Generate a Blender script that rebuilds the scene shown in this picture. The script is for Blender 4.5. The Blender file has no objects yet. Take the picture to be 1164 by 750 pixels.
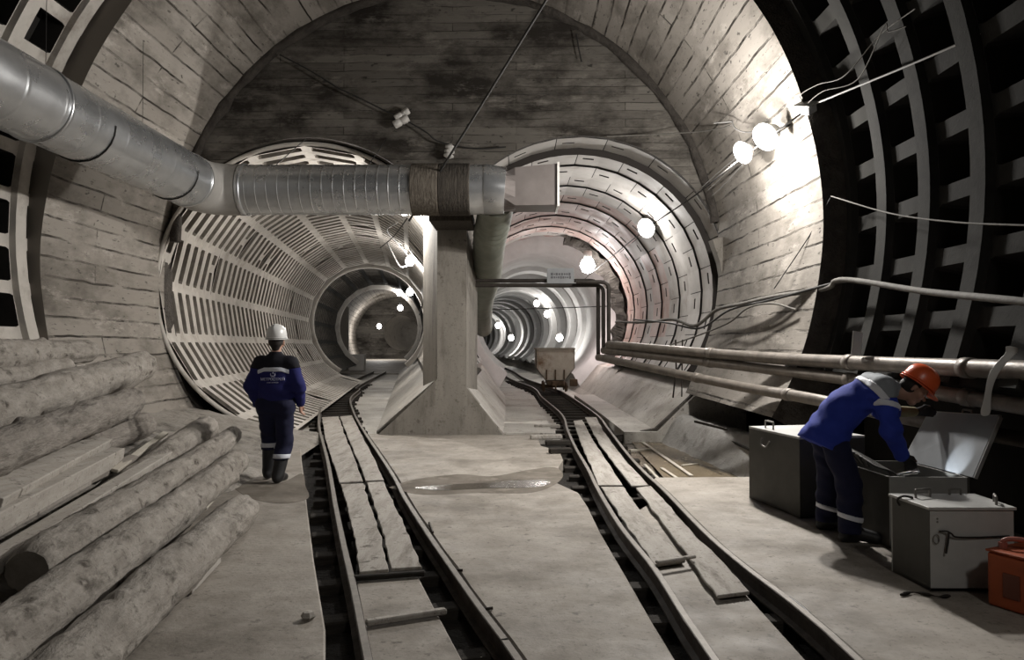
LW, BW, BW2, EXPO = 540, 400, 0, 0.0
import bpy, bmesh, math, random
import numpy as np
from mathutils import Vector, Matrix, Euler, noise as mnoise

random.seed(7)
PI = math.pi
R = math.radians
scene = bpy.context.scene
COL = scene.collection

# ------------------------------------------------------------------ camera
CAM = Vector((0.0, 0.0, 1.63))
FPX = 840.0
ROT = Euler((R(90 + 1.16), 0, R(0.34)), 'XYZ')
MROT = ROT.to_matrix()
cam_d = bpy.data.cameras.new('camera')
cam_d.sensor_width = 36.0
cam_d.lens = FPX / 1164.0 * 36.0
cam_d.clip_start = 0.05
cam_d.clip_end = 400
cam = bpy.data.objects.new('camera', cam_d)
COL.objects.link(cam)
cam.location = CAM
cam.rotation_euler = ROT
scene.camera = cam


def ray(px, py):
    return MROT @ Vector(((px - 582) / FPX, -(py - 375) / FPX, -1.0))


def at(px, py, Y):
    """world point that lies on the sight line of a photo position, at distance Y down the chamber"""
    d = ray(px, py)
    return CAM + d * (Y / d.y)


def gnd(px, py, z=0.0):
    d = ray(px, py)
    return CAM + d * ((z - CAM.z) / d.z)


# ------------------------------------------------------------------ helpers
def tag(o, label=None, cat=None, group=None, kind=None):
    if label: o['label'] = label
    if cat: o['category'] = cat
    if group: o['group'] = group
    if kind: o['kind'] = kind
    return o


def empty(name, loc, label=None, cat=None, group=None, rz=0.0):
    o = bpy.data.objects.new(name, None)
    COL.objects.link(o)
    o.location = loc
    o.rotation_euler = (0, 0, rz)
    o.empty_display_size = 0.1
    return tag(o, label, cat, group)


def frame(d):
    d = Vector(d).normalized()
    up = Vector((0, 0, 1)) if abs(d.z) < 0.95 else Vector((0, 1, 0))
    a = d.cross(up).normalized()
    return a, a.cross(d).normalized()


def smooth_path(pts, n=8):
    """Catmull-Rom through the points"""
    P = [Vector(p) for p in pts]
    if len(P) < 3: return P
    Q = [2 * P[0] - P[1]] + P + [2 * P[-1] - P[-2]]
    out = []
    for i in range(1, len(Q) - 2):
        for k in range(n):
            t = k / n
            a, b, c, d = Q[i - 1], Q[i], Q[i + 1], Q[i + 2]
            out.append(0.5 * ((2 * b) + (c - a) * t + (2 * a - 5 * b + 4 * c - d) * t * t + (3 * b - a - 3 * c + d) * t ** 3))
    out.append(P[-1])
    return out


class MB:
    def __init__(s):
        s.v = []; s.f = []; s.uv = {}; s.sm = []

    def add(s, vs, fs, uvs=None, smooth=False):
        o = len(s.v)
        s.v += [tuple(v) for v in vs]
        for i, f in enumerate(fs):
            if uvs is not None: s.uv[len(s.f)] = uvs[i]
            s.f.append([a + o for a in f]); s.sm.append(smooth)
        return s

    def box(s, c, size, M=None):
        x, y, z = (k / 2 for k in size)
        vs = [Vector((a * x, b * y, d * z)) for a in (-1, 1) for b in (-1, 1) for d in (-1, 1)]
        if M is not None: vs = [M @ v for v in vs]
        c = Vector(c)
        return s.add([v + c for v in vs], [(0, 1, 3, 2), (4, 6, 7, 5), (0, 4, 5, 1), (2, 3, 7, 6), (0, 2, 6, 4), (1, 5, 7, 3)])

    def beam(s, a, b, w, h, roll=0.0):
        a, b = Vector(a), Vector(b)
        x, z = frame(b - a)
        if roll:
            q = Matrix.Rotation(roll, 3, (b - a).normalized()); x, z = q @ x, q @ z
        vs = [p + x * (w / 2 * i) + z * (h / 2 * j) for p in (a, b) for i, j in ((-1, -1), (1, -1), (1, 1), (-1, 1))]
        return s.add(vs, [(3, 2, 1, 0), (4, 5, 6, 7)] + [(i, (i + 1) % 4, 4 + (i + 1) % 4, 4 + i) for i in range(4)])

    def tube(s, pts, r, seg=10, caps=True, smooth=True):
        pts = [Vector(p) for p in pts]
        rs = r if isinstance(r, (list, tuple)) else [r] * len(pts)
        vs = []; uvr = []
        L = 0; ax = None
        for i, p in enumerate(pts):
            d = (pts[min(i + 1, len(pts) - 1)] - pts[max(i - 1, 0)]).normalized()
            if ax is None: a, b = frame(d)
            else:
                a = (ax - d * ax.dot(d)).normalized(); b = a.cross(d).normalized()
            ax = a
            if i: L += (p - pts[i - 1]).length
            uvr.append(L)
            for k in range(seg):
                t = 2 * PI * k / seg
                vs.append(p + (a * math.cos(t) + b * math.sin(t)) * rs[i])
        fs = []; uvs = []
        for i in range(len(pts) - 1):
            for k in range(seg):
                k2 = (k + 1) % seg
                fs.append((i * seg + k, i * seg + k2, (i + 1) * seg + k2, (i + 1) * seg + k))
                c = 2 * PI * max(rs)
                uvs.append([(uvr[i], c * k / seg), (uvr[i], c * (k + 1) / seg), (uvr[i + 1], c * (k + 1) / seg), (uvr[i + 1], c * k / seg)])
        s.add(vs, fs, uvs, smooth)
        if caps:
            for i, rev in ((0, False), (len(pts) - 1, True)):
                ring = vs[i * seg:(i + 1) * seg]
                f = list(range(seg))
                s.add(ring, [f[::-1] if not rev else f])
        return s

    def lathe(s, prof, c=(0, 0, 0), M=None, seg=24, smooth=True):
        """prof: list of (r, z) about the local z axis"""
        c = Vector(c); vs = []
        for r, z in prof:
            for k in range(seg):
                t = 2 * PI * k / seg
                v = Vector((r * math.cos(t), r * math.sin(t), z))
                vs.append(c + (M @ v if M is not None else v))
        fs = [(i * seg + k, i * seg + (k + 1) % seg, (i + 1) * seg + (k + 1) % seg, (i + 1) * seg + k)
              for i in range(len(prof) - 1) for k in range(seg)]
        return s.add(vs, fs, None, smooth)

    def prism(s, poly, z0, z1):
        n = len(poly)
        vs = [(p[0], p[1], z0) for p in poly] + [(p[0], p[1], z1) for p in poly]
        return s.add(vs, [list(range(n))[::-1], [i + n for i in range(n)]] + [(i, (i + 1) % n, n + (i + 1) % n, n + i) for i in range(n)])

    def sweep(s, path, section, closed=True):
        """section of (offset to the right, height) carried along a level path"""
        path = [Vector(p) for p in path]; m = len(section); vs = []
        for i, p in enumerate(path):
            d = path[min(i + 1, len(path) - 1)] - path[max(i - 1, 0)]
            d.z = 0; d.normalize()
            n = Vector((d.y, -d.x, 0))
            vs += [p + n * a + Vector((0, 0, b)) for a, b in section]
        fs = []
        for i in range(len(path) - 1):
            for k in range(m if closed else m - 1):
                k2 = (k + 1) % m
                fs.append((i * m + k, (i + 1) * m + k, (i + 1) * m + k2, i * m + k2))
        if closed:
            fs.append(list(range(m))); fs.append([(len(path) - 1) * m + k for k in range(m)][::-1])
        return s.add(vs, fs)

    def build(s, name, material, parent=None, bevel=0.0, seg=2, fix=True, shade=None):
        me = bpy.data.meshes.new(name)
        me.from_pydata(s.v, [], s.f)
        if s.uv:
            ul = me.uv_layers.new(name='UVMap')
            for pi, uvs in s.uv.items():
                p = me.polygons[pi]
                for k, li in enumerate(p.loop_indices): ul.data[li].uv = uvs[k]
        me.polygons.foreach_set('use_smooth', s.sm if shade is None else [shade] * len(s.f))
        if fix:
            bm = bmesh.new(); bm.from_mesh(me)
            bmesh.ops.recalc_face_normals(bm, faces=bm.faces)
            bm.to_mesh(me); bm.free()
        me.update()
        return link(name, me, material, parent, bevel, seg)


def link(name, me, material, parent=None, bevel=0.0, seg=2):
    o = bpy.data.objects.new(name, me)
    COL.objects.link(o)
    if material: me.materials.append(material)
    if parent is not None:
        o.parent = parent
        bpy.context.view_layer.update()
        o.matrix_parent_inverse = parent.matrix_world.inverted()
    if bevel:
        m = o.modifiers.new('bevel', 'BEVEL'); m.width = bevel; m.segments = seg; m.limit_method = 'ANGLE'; m.angle_limit = R(40)
    return o


def copy_tree(o, loc=None, rz=None, parent=None):
    c = o.copy(); COL.objects.link(c)
    if parent is not None: c.parent = parent
    if loc is not None: c.location = loc
    if rz is not None: c.rotation_euler = (0, 0, rz)
    for ch in [k for k in bpy.data.objects if k.parent == o]: copy_tree(ch, parent=c)
    return c


def structure(o):
    o['kind'] = 'structure'
    return o


# ------------------------------------------------------------------ materials
def new_mat(name):
    m = bpy.data.materials.new(name); m.use_nodes = True
    nt = m.node_tree; nt.nodes.clear()
    out = nt.nodes.new('ShaderNodeOutputMaterial')
    b = nt.nodes.new('ShaderNodeBsdfPrincipled')
    nt.links.new(b.outputs[0], out.inputs[0])
    return m, nt, b


def N(nt, kind, **kw):
    n = nt.nodes.new(kind)
    for k, v in kw.items():
        if k in n.inputs: n.inputs[k].default_value = v
        else: setattr(n, k, v)
    return n


def mixc(nt, fac, a, b, mode='MIX'):
    n = nt.nodes.new('ShaderNodeMix'); n.data_type = 'RGBA'; n.blend_type = mode
    for sock, v in ((n.inputs[0], fac), (n.inputs[6], a), (n.inputs[7], b)):
        if hasattr(v, 'node'): nt.links.new(v, sock)
        elif isinstance(v, (int, float)): sock.default_value = v
        else: sock.default_value = (*v, 1)
    return n.outputs[2]


def ramp(nt, fac, p0, p1):
    n = nt.nodes.new('ShaderNodeMapRange'); n.inputs[1].default_value = p0; n.inputs[2].default_value = p1
    nt.links.new(fac, n.inputs[0]); return n.outputs[0]


def coords(nt, kind='Object', scale=(1, 1, 1)):
    t = nt.nodes.new('ShaderNodeTexCoord'); mp = nt.nodes.new('ShaderNodeMapping')
    mp.inputs['Scale'].default_value = scale
    nt.links.new(t.outputs[kind], mp.inputs[0]); return mp.outputs[0]


def noise_tex(nt, vec, scale, detail=4, rough=0.6):
    n = N(nt, 'ShaderNodeTexNoise', Scale=scale, Detail=detail, Roughness=rough)
    nt.links.new(vec, n.inputs['Vector']); return n.outputs[0]


def bump(nt, b, h, strength, dist=0.02, prev=None):
    n = N(nt, 'ShaderNodeBump', Strength=strength, Distance=dist)
    nt.links.new(h, n.inputs['Height'])
    if prev is not None: nt.links.new(prev, n.inputs['Normal'])
    nt.links.new(n.outputs[0], b.inputs['Normal']); return n.outputs[0]


def rough_mat(name, c1, c2, scale=4.0, rough=0.85, bmp=0.4, metal=0.0, stain=None, stain_scale=0.7, stain_amt=(0.52, 0.68),
              kind='Object', stretch=(1, 1, 1), fine=40.0, rough2=None, bdist=0.02, spec=0.3):
    m, nt, b = new_mat(name)
    v = coords(nt, kind, stretch)
    n1 = noise_tex(nt, v, scale, 6, 0.65)
    col = mixc(nt, ramp(nt, n1, 0.3, 0.7), c1, c2)
    if stain is not None:
        n2 = noise_tex(nt, v, stain_scale, 8, 0.7)
        col = mixc(nt, ramp(nt, n2, *stain_amt), col, stain)
    nt.links.new(col, b.inputs['Base Color'])
    b.inputs['Roughness'].default_value = rough
    b.inputs['Metallic'].default_value = metal
    b.inputs['Specular IOR Level'].default_value = spec
    if rough2 is not None:
        r = nt.nodes.new('ShaderNodeMapRange'); r.inputs[1].default_value = 0.35; r.inputs[2].default_value = 0.65
        r.inputs[3].default_value = rough; r.inputs[4].default_value = rough2
        nt.links.new(noise_tex(nt, v, scale * 0.7, 5), r.inputs[0]); nt.links.new(r.outputs[0], b.inputs['Roughness'])
    if bmp:
        p = bump(nt, b, noise_tex(nt, v, fine, 4), bmp * 0.6, bdist * 0.3)
        bump(nt, b, n1, bmp, bdist, p)
    return m


def plain(name, c, rough=0.5, metal=0.0, spec=0.5):
    m, nt, b = new_mat(name)
    b.inputs['Base Color'].default_value = (*c, 1); b.inputs['Roughness'].default_value = rough
    b.inputs['Metallic'].default_value = metal; b.inputs['Specular IOR Level'].default_value = spec
    return m


def emit(name, c, s):
    m = bpy.data.materials.new(name); m.use_nodes = True
    nt = m.node_tree; nt.nodes.clear()
    o = nt.nodes.new('ShaderNodeOutputMaterial'); e = nt.nodes.new('ShaderNodeEmission')
    e.inputs[0].default_value = (*c, 1); e.inputs[1].default_value = s
    nt.links.new(e.outputs[0], o.inputs[0]); return m


def boards_mat(name, c1, c2, groove, row=0.16, length=2.6, stain=(0.05, 0.045, 0.04), stain_amt=(0.5, 0.72), stain_scale=0.8, bs=0.8, mort=0.011):
    """concrete cast against boards: rows of plank prints with grooves, chips and stains, in metres of the UV map"""
    m, nt, b = new_mat(name)
    v = coords(nt, 'UV')
    wob = noise_tex(nt, v, 1.3, 2)
    add = nt.nodes.new('ShaderNodeVectorMath'); add.operation = 'MULTIPLY_ADD'
    cmb = nt.nodes.new('ShaderNodeCombineXYZ'); nt.links.new(wob, cmb.inputs[1])
    add.inputs[1].default_value = (0, 0.07, 0)
    nt.links.new(cmb.outputs[0], add.inputs[0]); nt.links.new(v, add.inputs[2])
    br = N(nt, 'ShaderNodeTexBrick', Scale=1.0, offset=0.37)
    br.inputs['Mortar Size'].default_value = mort; br.inputs['Mortar Smooth'].default_value = 0.25
    br.inputs['Brick Width'].default_value = length; br.inputs['Row Height'].default_value = row
    br.inputs['Color1'].default_value = (*c1, 1); br.inputs['Color2'].default_value = (*c2, 1)
    br.inputs['Mortar'].default_value = (*groove, 1); br.inputs['Bias'].default_value = 0.0
    nt.links.new(add.outputs[0], br.inputs['Vector'])
    # the grooves come and go
    gap = ramp(nt, noise_tex(nt, coords(nt, 'UV', (0.8, 2.5, 1)), 1.2, 5), 0.40, 0.58)
    avg = tuple((a + d) / 2 for a, d in zip(c1, c2))
    mf = nt.nodes.new('ShaderNodeMath'); mf.operation = 'MULTIPLY'
    nt.links.new(br.outputs['Fac'], mf.inputs[0]); nt.links.new(gap, mf.inputs[1])
    grain = noise_tex(nt, coords(nt, 'UV', (0.6, 9, 1)), 2.0, 6)
    br2 = N(nt, 'ShaderNodeTexBrick', Scale=1.0, offset=0.37)
    br2.inputs['Mortar Size'].default_value = 0.0
    br2.inputs['Brick Width'].default_value = length; br2.inputs['Row Height'].default_value = row
    br2.inputs['Color1'].default_value = (*c1, 1); br2.inputs['Color2'].default_value = (*c2, 1)
    nt.links.new(add.outputs[0], br2.inputs['Vector'])
    col = mixc(nt, ramp(nt, grain, 0.3, 0.75), br2.outputs['Color'], avg)
    col = mixc(nt, mf.outputs[0], col, groove)
    n2 = noise_tex(nt, coords(nt, 'UV', (0.7, 1.4, 1)), stain_scale, 9, 0.7)
    col = mixc(nt, ramp(nt, n2, *stain_amt), col, stain)
    chip = noise_tex(nt, coords(nt, 'UV', (1.6, 3.2, 1)), 3.0, 3)
    chipm = ramp(nt, chip, 0.66, 0.70)
    col = mixc(nt, chipm, col, tuple(k * 0.35 for k in avg))
    n4 = noise_tex(nt, coords(nt, 'UV', (0.5, 1.5, 1)), 1.7, 8, 0.75)
    col = mixc(nt, ramp(nt, n4, 0.56, 0.74), col, tuple(min(1, k * 1.45) for k in c2))
    n5 = noise_tex(nt, coords(nt, 'UV', (0.9, 3.4, 1)), 4.5, 5, 0.7)
    col = mixc(nt, ramp(nt, n5, 0.60, 0.66), col, tuple(k * 0.42 for k in avg))
    nt.links.new(col, b.inputs['Base Color'])
    b.inputs['Roughness'].default_value = 0.9; b.inputs['Specular IOR Level'].default_value = 0.2
    inv = nt.nodes.new('ShaderNodeMath'); inv.operation = 'SUBTRACT'; inv.inputs[0].default_value = 1.0
    nt.links.new(mf.outputs[0], inv.inputs[1])
    p = bump(nt, b, grain, 0.35, 0.01)
    inv2 = nt.nodes.new('ShaderNodeMath'); inv2.operation = 'SUBTRACT'; inv2.inputs[0].default_value = 1.0
    nt.links.new(chipm, inv2.inputs[1])
    p = bump(nt, b, inv2.outputs[0], 0.5, 0.02, p)
    bump(nt, b, inv.outputs[0], bs, 0.03, p)
    return m


M = {}
M['floor'] = rough_mat('floor_concrete', (0.24, 0.216, 0.185), (0.36, 0.328, 0.288), 3.2, 0.85, 0.5, stain=(0.125, 0.108, 0.088), stain_scale=0.9, stain_amt=(0.47, 0.72), rough2=0.6)
M['invert'] = rough_mat('invert_concrete', (0.36, 0.34, 0.31), (0.46, 0.44, 0.40), 1.3, 0.85, 0.3, stain=(0.24, 0.21, 0.18), stain_scale=0.8, rough2=0.55)
M['dirt'] = rough_mat('track_bed_dirt', (0.008, 0.007, 0.006), (0.022, 0.019, 0.016), 6, 0.95, 1.0, bdist=0.05)
M['bank'] = rough_mat('rubble_bank', (0.22, 0.20, 0.175), (0.33, 0.31, 0.28), 3.5, 0.95, 1.0, stain=(0.10, 0.09, 0.08), stain_scale=2.0, bdist=0.06)
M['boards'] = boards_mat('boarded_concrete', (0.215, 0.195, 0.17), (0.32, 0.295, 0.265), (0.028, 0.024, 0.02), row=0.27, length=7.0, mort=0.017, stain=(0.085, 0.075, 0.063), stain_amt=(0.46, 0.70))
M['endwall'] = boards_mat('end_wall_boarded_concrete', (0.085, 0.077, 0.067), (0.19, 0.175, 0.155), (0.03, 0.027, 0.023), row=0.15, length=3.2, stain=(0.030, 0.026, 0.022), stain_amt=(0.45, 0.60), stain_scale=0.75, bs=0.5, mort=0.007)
M['pillar'] = rough_mat('pillar_concrete', (0.18, 0.165, 0.143), (0.26, 0.24, 0.21), 1.8, 0.9, 0.3, stain=(0.10, 0.088, 0.074), stain_scale=1.3, stretch=(1.6, 1.6, 0.4))
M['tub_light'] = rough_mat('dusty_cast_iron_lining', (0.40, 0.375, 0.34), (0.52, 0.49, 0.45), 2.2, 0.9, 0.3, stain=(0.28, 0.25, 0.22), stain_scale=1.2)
M['tub_pocket'] = rough_mat('lining_pocket_tone', (0.10, 0.09, 0.078), (0.21, 0.19, 0.165), 3.0, 0.95, 0.4)  # separate pocket tone, darker than the light lining frames
M['tub_shade'] = rough_mat('shaded_cast_iron_lining', (0.018, 0.0175, 0.0155), (0.031, 0.03, 0.027), 2.0, 0.95, 0.5, stain=(0.012, 0.011, 0.01), stain_scale=0.9)  # same lining as the light one, with shade put into its colour
M['tub_shade_pocket'] = rough_mat('shaded_lining_pocket', (0.010, 0.009, 0.008), (0.022, 0.02, 0.018), 2.0, 0.95, 0.3)  # shade of pockets and voids put into the colour
M['block'] = rough_mat('precast_block_concrete', (0.36, 0.345, 0.325), (0.48, 0.46, 0.435), 1.4, 0.75, 0.3, stain=(0.24, 0.215, 0.19), stain_scale=0.7, rough2=0.5)
M['slot'] = plain('block_slot_dark', (0.035, 0.03, 0.027), 0.9)
M['pink'] = rough_mat('red_brown_wet_lining', (0.42, 0.27, 0.23), (0.50, 0.42, 0.39), 1.4, 0.7, 0.4, stain=(0.30, 0.17, 0.14), stain_scale=0.9, rough2=0.45)
M['farring'] = rough_mat('far_ring_concrete', (0.48, 0.48, 0.47), (0.60, 0.60, 0.59), 1.6, 0.7, 0.25, rough2=0.5)
M['farshade'] = rough_mat('far_ring_shade', (0.07, 0.066, 0.06), (0.13, 0.123, 0.113), 2, 0.8, 0.3)  # light and dark banding painted: dark recesses between pale ribs
M['jag'] = rough_mat('broken_rock_edge', (0.035, 0.03, 0.026), (0.085, 0.075, 0.065), 5, 0.9, 1.0, bdist=0.06)
M['wetmud'] = rough_mat('brown_mud', (0.075, 0.058, 0.036), (0.14, 0.115, 0.08), 2.5, 0.35, 0.5, rough2=0.12, spec=0.5)
M['silt'] = rough_mat('grey_silt', (0.30, 0.29, 0.275), (0.42, 0.41, 0.39), 2.2, 0.85, 0.9, stain=(0.16, 0.15, 0.135), stain_scale=2.2, bdist=0.05)
M['water'] = rough_mat('puddle_water', (0.05, 0.043, 0.034), (0.085, 0.073, 0.058), 2, 0.12, 0.6, rough2=0.3, spec=0.18)
M['mudwater'] = rough_mat('brown_muddy_water', (0.12, 0.09, 0.055), (0.19, 0.15, 0.095), 2.2, 0.14, 0.3, rough2=0.3, spec=0.35)
M['wet'] = rough_mat('wet_concrete', (0.13, 0.115, 0.097), (0.21, 0.19, 0.165), 2.5, 0.6, 0.3, rough2=0.4, spec=0.25)
M['damp'] = rough_mat('damp_dirty_concrete', (0.10, 0.086, 0.07), (0.20, 0.178, 0.152), 2.2, 0.9, 0.4, stain=(0.25, 0.225, 0.19), stain_scale=2.5, spec=0.12)
M['rail'] = rough_mat('rusty_rail_steel', (0.03, 0.022, 0.017), (0.06, 0.045, 0.035), 9, 0.75, 0.3, metal=0.1, rough2=0.6)
M['railtop'] = rough_mat('worn_rail_top', (0.15, 0.135, 0.118), (0.23, 0.21, 0.185), 12, 0.6, 0.1, metal=0.3)
M['sleeper'] = rough_mat('dirty_sleeper_wood', (0.015, 0.013, 0.011), (0.04, 0.034, 0.028), 5, 0.95, 0.7, stretch=(1, 6, 4))
M['plank'] = rough_mat('dusty_grey_plank', (0.30, 0.275, 0.245), (0.43, 0.405, 0.37), 2.2, 0.9, 0.4, stain=(0.20, 0.18, 0.155), stain_scale=1.5, stretch=(5, 0.8, 5))
M['beam'] = rough_mat('sawn_dusty_timber', (0.31, 0.283, 0.248), (0.41, 0.383, 0.346), 2.0, 0.9, 0.35, stretch=(7, 0.8, 7))
M['bark'] = rough_mat('dusty_log', (0.20, 0.18, 0.156), (0.36, 0.333, 0.298), 5.0, 0.92, 0.9, stain=(0.10, 0.088, 0.074), stain_scale=3.2, stain_amt=(0.55, 0.68), kind='UV', stretch=(0.8, 1.6, 1), fine=14, bdist=0.03)
M['barkdark'] = rough_mat('dark_bark_log', (0.17, 0.15, 0.13), (0.30, 0.275, 0.245), 4.5, 0.95, 1.0, stain=(0.08, 0.07, 0.06), stain_scale=2.8, stain_amt=(0.52, 0.68), kind='UV', stretch=(0.7, 2.2, 1), fine=14, bdist=0.05)
for _k in ('floor', 'invert', 'plank', 'beam', 'pillar', 'bark'):
    if _k not in M: continue
    _nt = M[_k].node_tree; _b = [n for n in _nt.nodes if n.type == 'BSDF_PRINCIPLED'][0]
    _l = _b.inputs['Base Color'].links[0]; _src = _l.from_socket; _nt.links.remove(_l)
    _f = noise_tex(_nt, coords(_nt, 'Object'), 26, 5, 0.75); _g = noise_tex(_nt, coords(_nt, 'Object'), 7, 4, 0.7)
    _c = mixc(_nt, ramp(_nt, _f, 0.56, 0.72), _src, (0.10, 0.088, 0.074)); _c = mixc(_nt, ramp(_nt, _g, 0.60, 0.70), _c, (0.12, 0.105, 0.09))
    _nt.links.new(_c, _b.inputs['Base Color'])
for _k in ('bark', 'barkdark'):
    _nt = M[_k].node_tree; _b = [n for n in _nt.nodes if n.type == 'BSDF_PRINCIPLED'][0]
    _l = _b.inputs['Base Color'].links[0]; _src = _l.from_socket; _nt.links.remove(_l)
    _v = N(_nt, 'ShaderNodeTexVoronoi', Scale=1.0); _nt.links.new(coords(_nt, 'UV', (3.2, 4.2, 1)), _v.inputs['Vector'])
    _m = ramp(_nt, _v.outputs['Distance'], 0.24, 0.13)
    _nz = ramp(_nt, noise_tex(_nt, coords(_nt, 'UV', (1, 1, 1)), 22, 4), 0.35, 0.62)
    _mm = _nt.nodes.new('ShaderNodeMath'); _mm.operation = 'MULTIPLY'; _nt.links.new(_m, _mm.inputs[0]); _nt.links.new(_nz, _mm.inputs[1])
    _nt.links.new(mixc(_nt, _mm.outputs[0], _src, (0.06, 0.05, 0.04)), _b.inputs['Base Color'])
M['logend'] = rough_mat('cut_log_end', (0.10, 0.088, 0.072), (0.16, 0.142, 0.12), 8, 0.9, 0.4)  # shade on the near ends put into the colour
M['galv'] = rough_mat('galvanized_sheet', (0.52, 0.535, 0.55), (0.64, 0.655, 0.67), 3, 0.24, 0.0, metal=0.85, rough2=0.34)
_nt = M['galv'].node_tree; _b = [n for n in _nt.nodes if n.type == 'BSDF_PRINCIPLED'][0]
_w = N(_nt, 'ShaderNodeTexNoise', Scale=1.0, Detail=3)
_nt.links.new(coords(_nt, 'UV', (45, 0.4, 1)), _w.inputs['Vector']); bump(_nt, _b, _w.outputs[0], 0.25, 0.004)
M['galv_dull'] = rough_mat('dull_duct_collar', (0.32, 0.31, 0.29), (0.42, 0.405, 0.385), 3, 0.6, 0.1, metal=0.25)
M['hood'] = rough_mat('brownish_sheet_hood', (0.15, 0.132, 0.124), (0.21, 0.188, 0.178), 2, 0.5, 0.15, metal=0.2)
M['sleeve'] = rough_mat('grey_green_vent_sleeve', (0.15, 0.16, 0.13), (0.23, 0.24, 0.20), 3, 0.6, 0.3)
M['oldwood'] = rough_mat('dark_weathered_board', (0.07, 0.058, 0.046), (0.16, 0.14, 0.115), 3, 0.95, 0.6, stretch=(8, 8, 0.7))
M['darkwood'] = rough_mat('black_stained_board', (0.028, 0.024, 0.02), (0.065, 0.056, 0.046), 3, 0.95, 0.6, stretch=(8, 8, 0.7))
M['pipe'] = rough_mat('dirty_steel_pipe', (0.12, 0.105, 0.09), (0.22, 0.195, 0.17), 5, 0.55, 0.3, metal=0.35, rough2=0.4)
M['pipedark'] = rough_mat('dark_painted_pipe', (0.022, 0.018, 0.015), (0.05, 0.042, 0.036), 6, 0.5, 0.2, metal=0.2)
M['cable'] = plain('black_cable', (0.02, 0.019, 0.018), 0.6)
M['cablegrey'] = rough_mat('dusty_cable', (0.10, 0.094, 0.085), (0.18, 0.17, 0.153), 9, 0.8, 0.3)
M['cablelight'] = plain('light_grey_wire', (0.26, 0.255, 0.245), 0.6)
M['porcelain'] = plain('white_porcelain', (0.62, 0.60, 0.57), 0.35)
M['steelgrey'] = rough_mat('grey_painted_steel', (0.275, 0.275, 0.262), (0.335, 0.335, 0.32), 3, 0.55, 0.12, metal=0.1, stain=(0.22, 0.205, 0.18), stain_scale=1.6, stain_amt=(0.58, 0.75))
M['steelshade'] = rough_mat('shaded_chest_paint', (0.055, 0.053, 0.046), (0.078, 0.075, 0.066), 3, 0.6, 0.15, metal=0.1)  # chest paint with the shade of the unlit sides in its colour
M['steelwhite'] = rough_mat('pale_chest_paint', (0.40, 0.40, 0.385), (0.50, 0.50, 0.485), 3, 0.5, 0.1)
M['lidinside'] = rough_mat('lid_inside_paint', (0.20, 0.21, 0.22), (0.25, 0.26, 0.27), 3, 0.5, 0.08, metal=0.2)
M['wireblack'] = plain('black_hasp_steel', (0.03, 0.028, 0.026), 0.5, 0.5)
M['handle'] = plain('worn_handle_steel', (0.20, 0.19, 0.175), 0.45, 0.6)
M['orange'] = rough_mat('orange_paint', (0.30, 0.065, 0.022), (0.38, 0.085, 0.03), 3, 0.55, 0.15, stain=(0.17, 0.045, 0.02), stain_scale=2)
M['orangedark'] = plain('orange_box_recess', (0.13, 0.035, 0.018), 0.6)
M['redhandle'] = plain('dull_red_handle', (0.34, 0.11, 0.08), 0.5)
M['cartpaint'] = rough_mat('dusty_cart_steel', (0.33, 0.305, 0.255), (0.43, 0.40, 0.345), 4, 0.75, 0.3, stain=(0.15, 0.095, 0.055), stain_scale=1.8, stain_amt=(0.55, 0.75))
M['cartside'] = rough_mat('cart_side_steel', (0.16, 0.145, 0.115), (0.23, 0.21, 0.175), 4, 0.75, 0.3)
M['cartdark'] = rough_mat('rusty_undercarriage', (0.05, 0.034, 0.022), (0.12, 0.082, 0.05), 6, 0.8, 0.4, metal=0.2)
M['navy'] = rough_mat('navy_workwear_cloth', (0.012, 0.013, 0.085), (0.018, 0.020, 0.125), 5, 0.85, 0.3, fine=60)
M['navydark'] = rough_mat('black_workwear_yoke', (0.006, 0.006, 0.010), (0.011, 0.011, 0.017), 5, 0.85, 0.3, fine=60)
M['blue'] = rough_mat('blue_workwear_cloth', (0.017, 0.033, 0.26), (0.026, 0.05, 0.36), 5, 0.85, 0.4, fine=60)
M['trouser'] = rough_mat('navy_trouser_cloth', (0.007, 0.008, 0.028), (0.010, 0.012, 0.04), 5, 0.85, 0.4, fine=60)
M['yoke'] = rough_mat('grey_shoulder_cloth', (0.20, 0.22, 0.24), (0.26, 0.28, 0.30), 5, 0.8, 0.3)
M['reflect'] = plain('silver_reflective_tape', (0.62, 0.64, 0.70), 0.45)
M['rubber'] = plain('black_rubber_boot', (0.012, 0.012, 0.013), 0.5)
M['glove'] = plain('black_work_glove', (0.014, 0.014, 0.015), 0.85)
M['cuff'] = plain('yellowish_glove_cuff', (0.20, 0.18, 0.10), 0.8)
M['skin'] = plain('skin', (0.36, 0.20, 0.14), 0.55)
M['hair'] = plain('dark_hair', (0.016, 0.012, 0.010), 0.7)
M['hatwhite'] = plain('white_helmet_shell', (0.62, 0.62, 0.61), 0.35)
M['hatorange'] = plain('orange_helmet_shell', (0.70, 0.115, 0.035), 0.32)
M['print'] = plain('pale_blue_print', (0.45, 0.47, 0.62), 0.7)
M['fixture'] = plain('white_lamp_housing', (0.55, 0.55, 0.54), 0.45)
M['bulb'] = emit('lit_floodlight_glass', (1.0, 0.98, 0.95), 60)
M['bulbfar'] = emit('lit_tunnel_lamp', (1.0, 0.97, 0.94), 30)
M['bulbpink'] = emit('lit_pinkish_lamp', (1.0, 0.90, 0.88), 18)
M['plate'] = rough_mat('grey_sign_plate', (0.24, 0.25, 0.26), (0.31, 0.32, 0.33), 4, 0.5, 0.1)
M['plateink'] = plain('dark_sign_ink', (0.10, 0.10, 0.11), 0.7)
M['ribbon'] = plain('white_plastic_strip', (0.55, 0.55, 0.53), 0.5)
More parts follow.
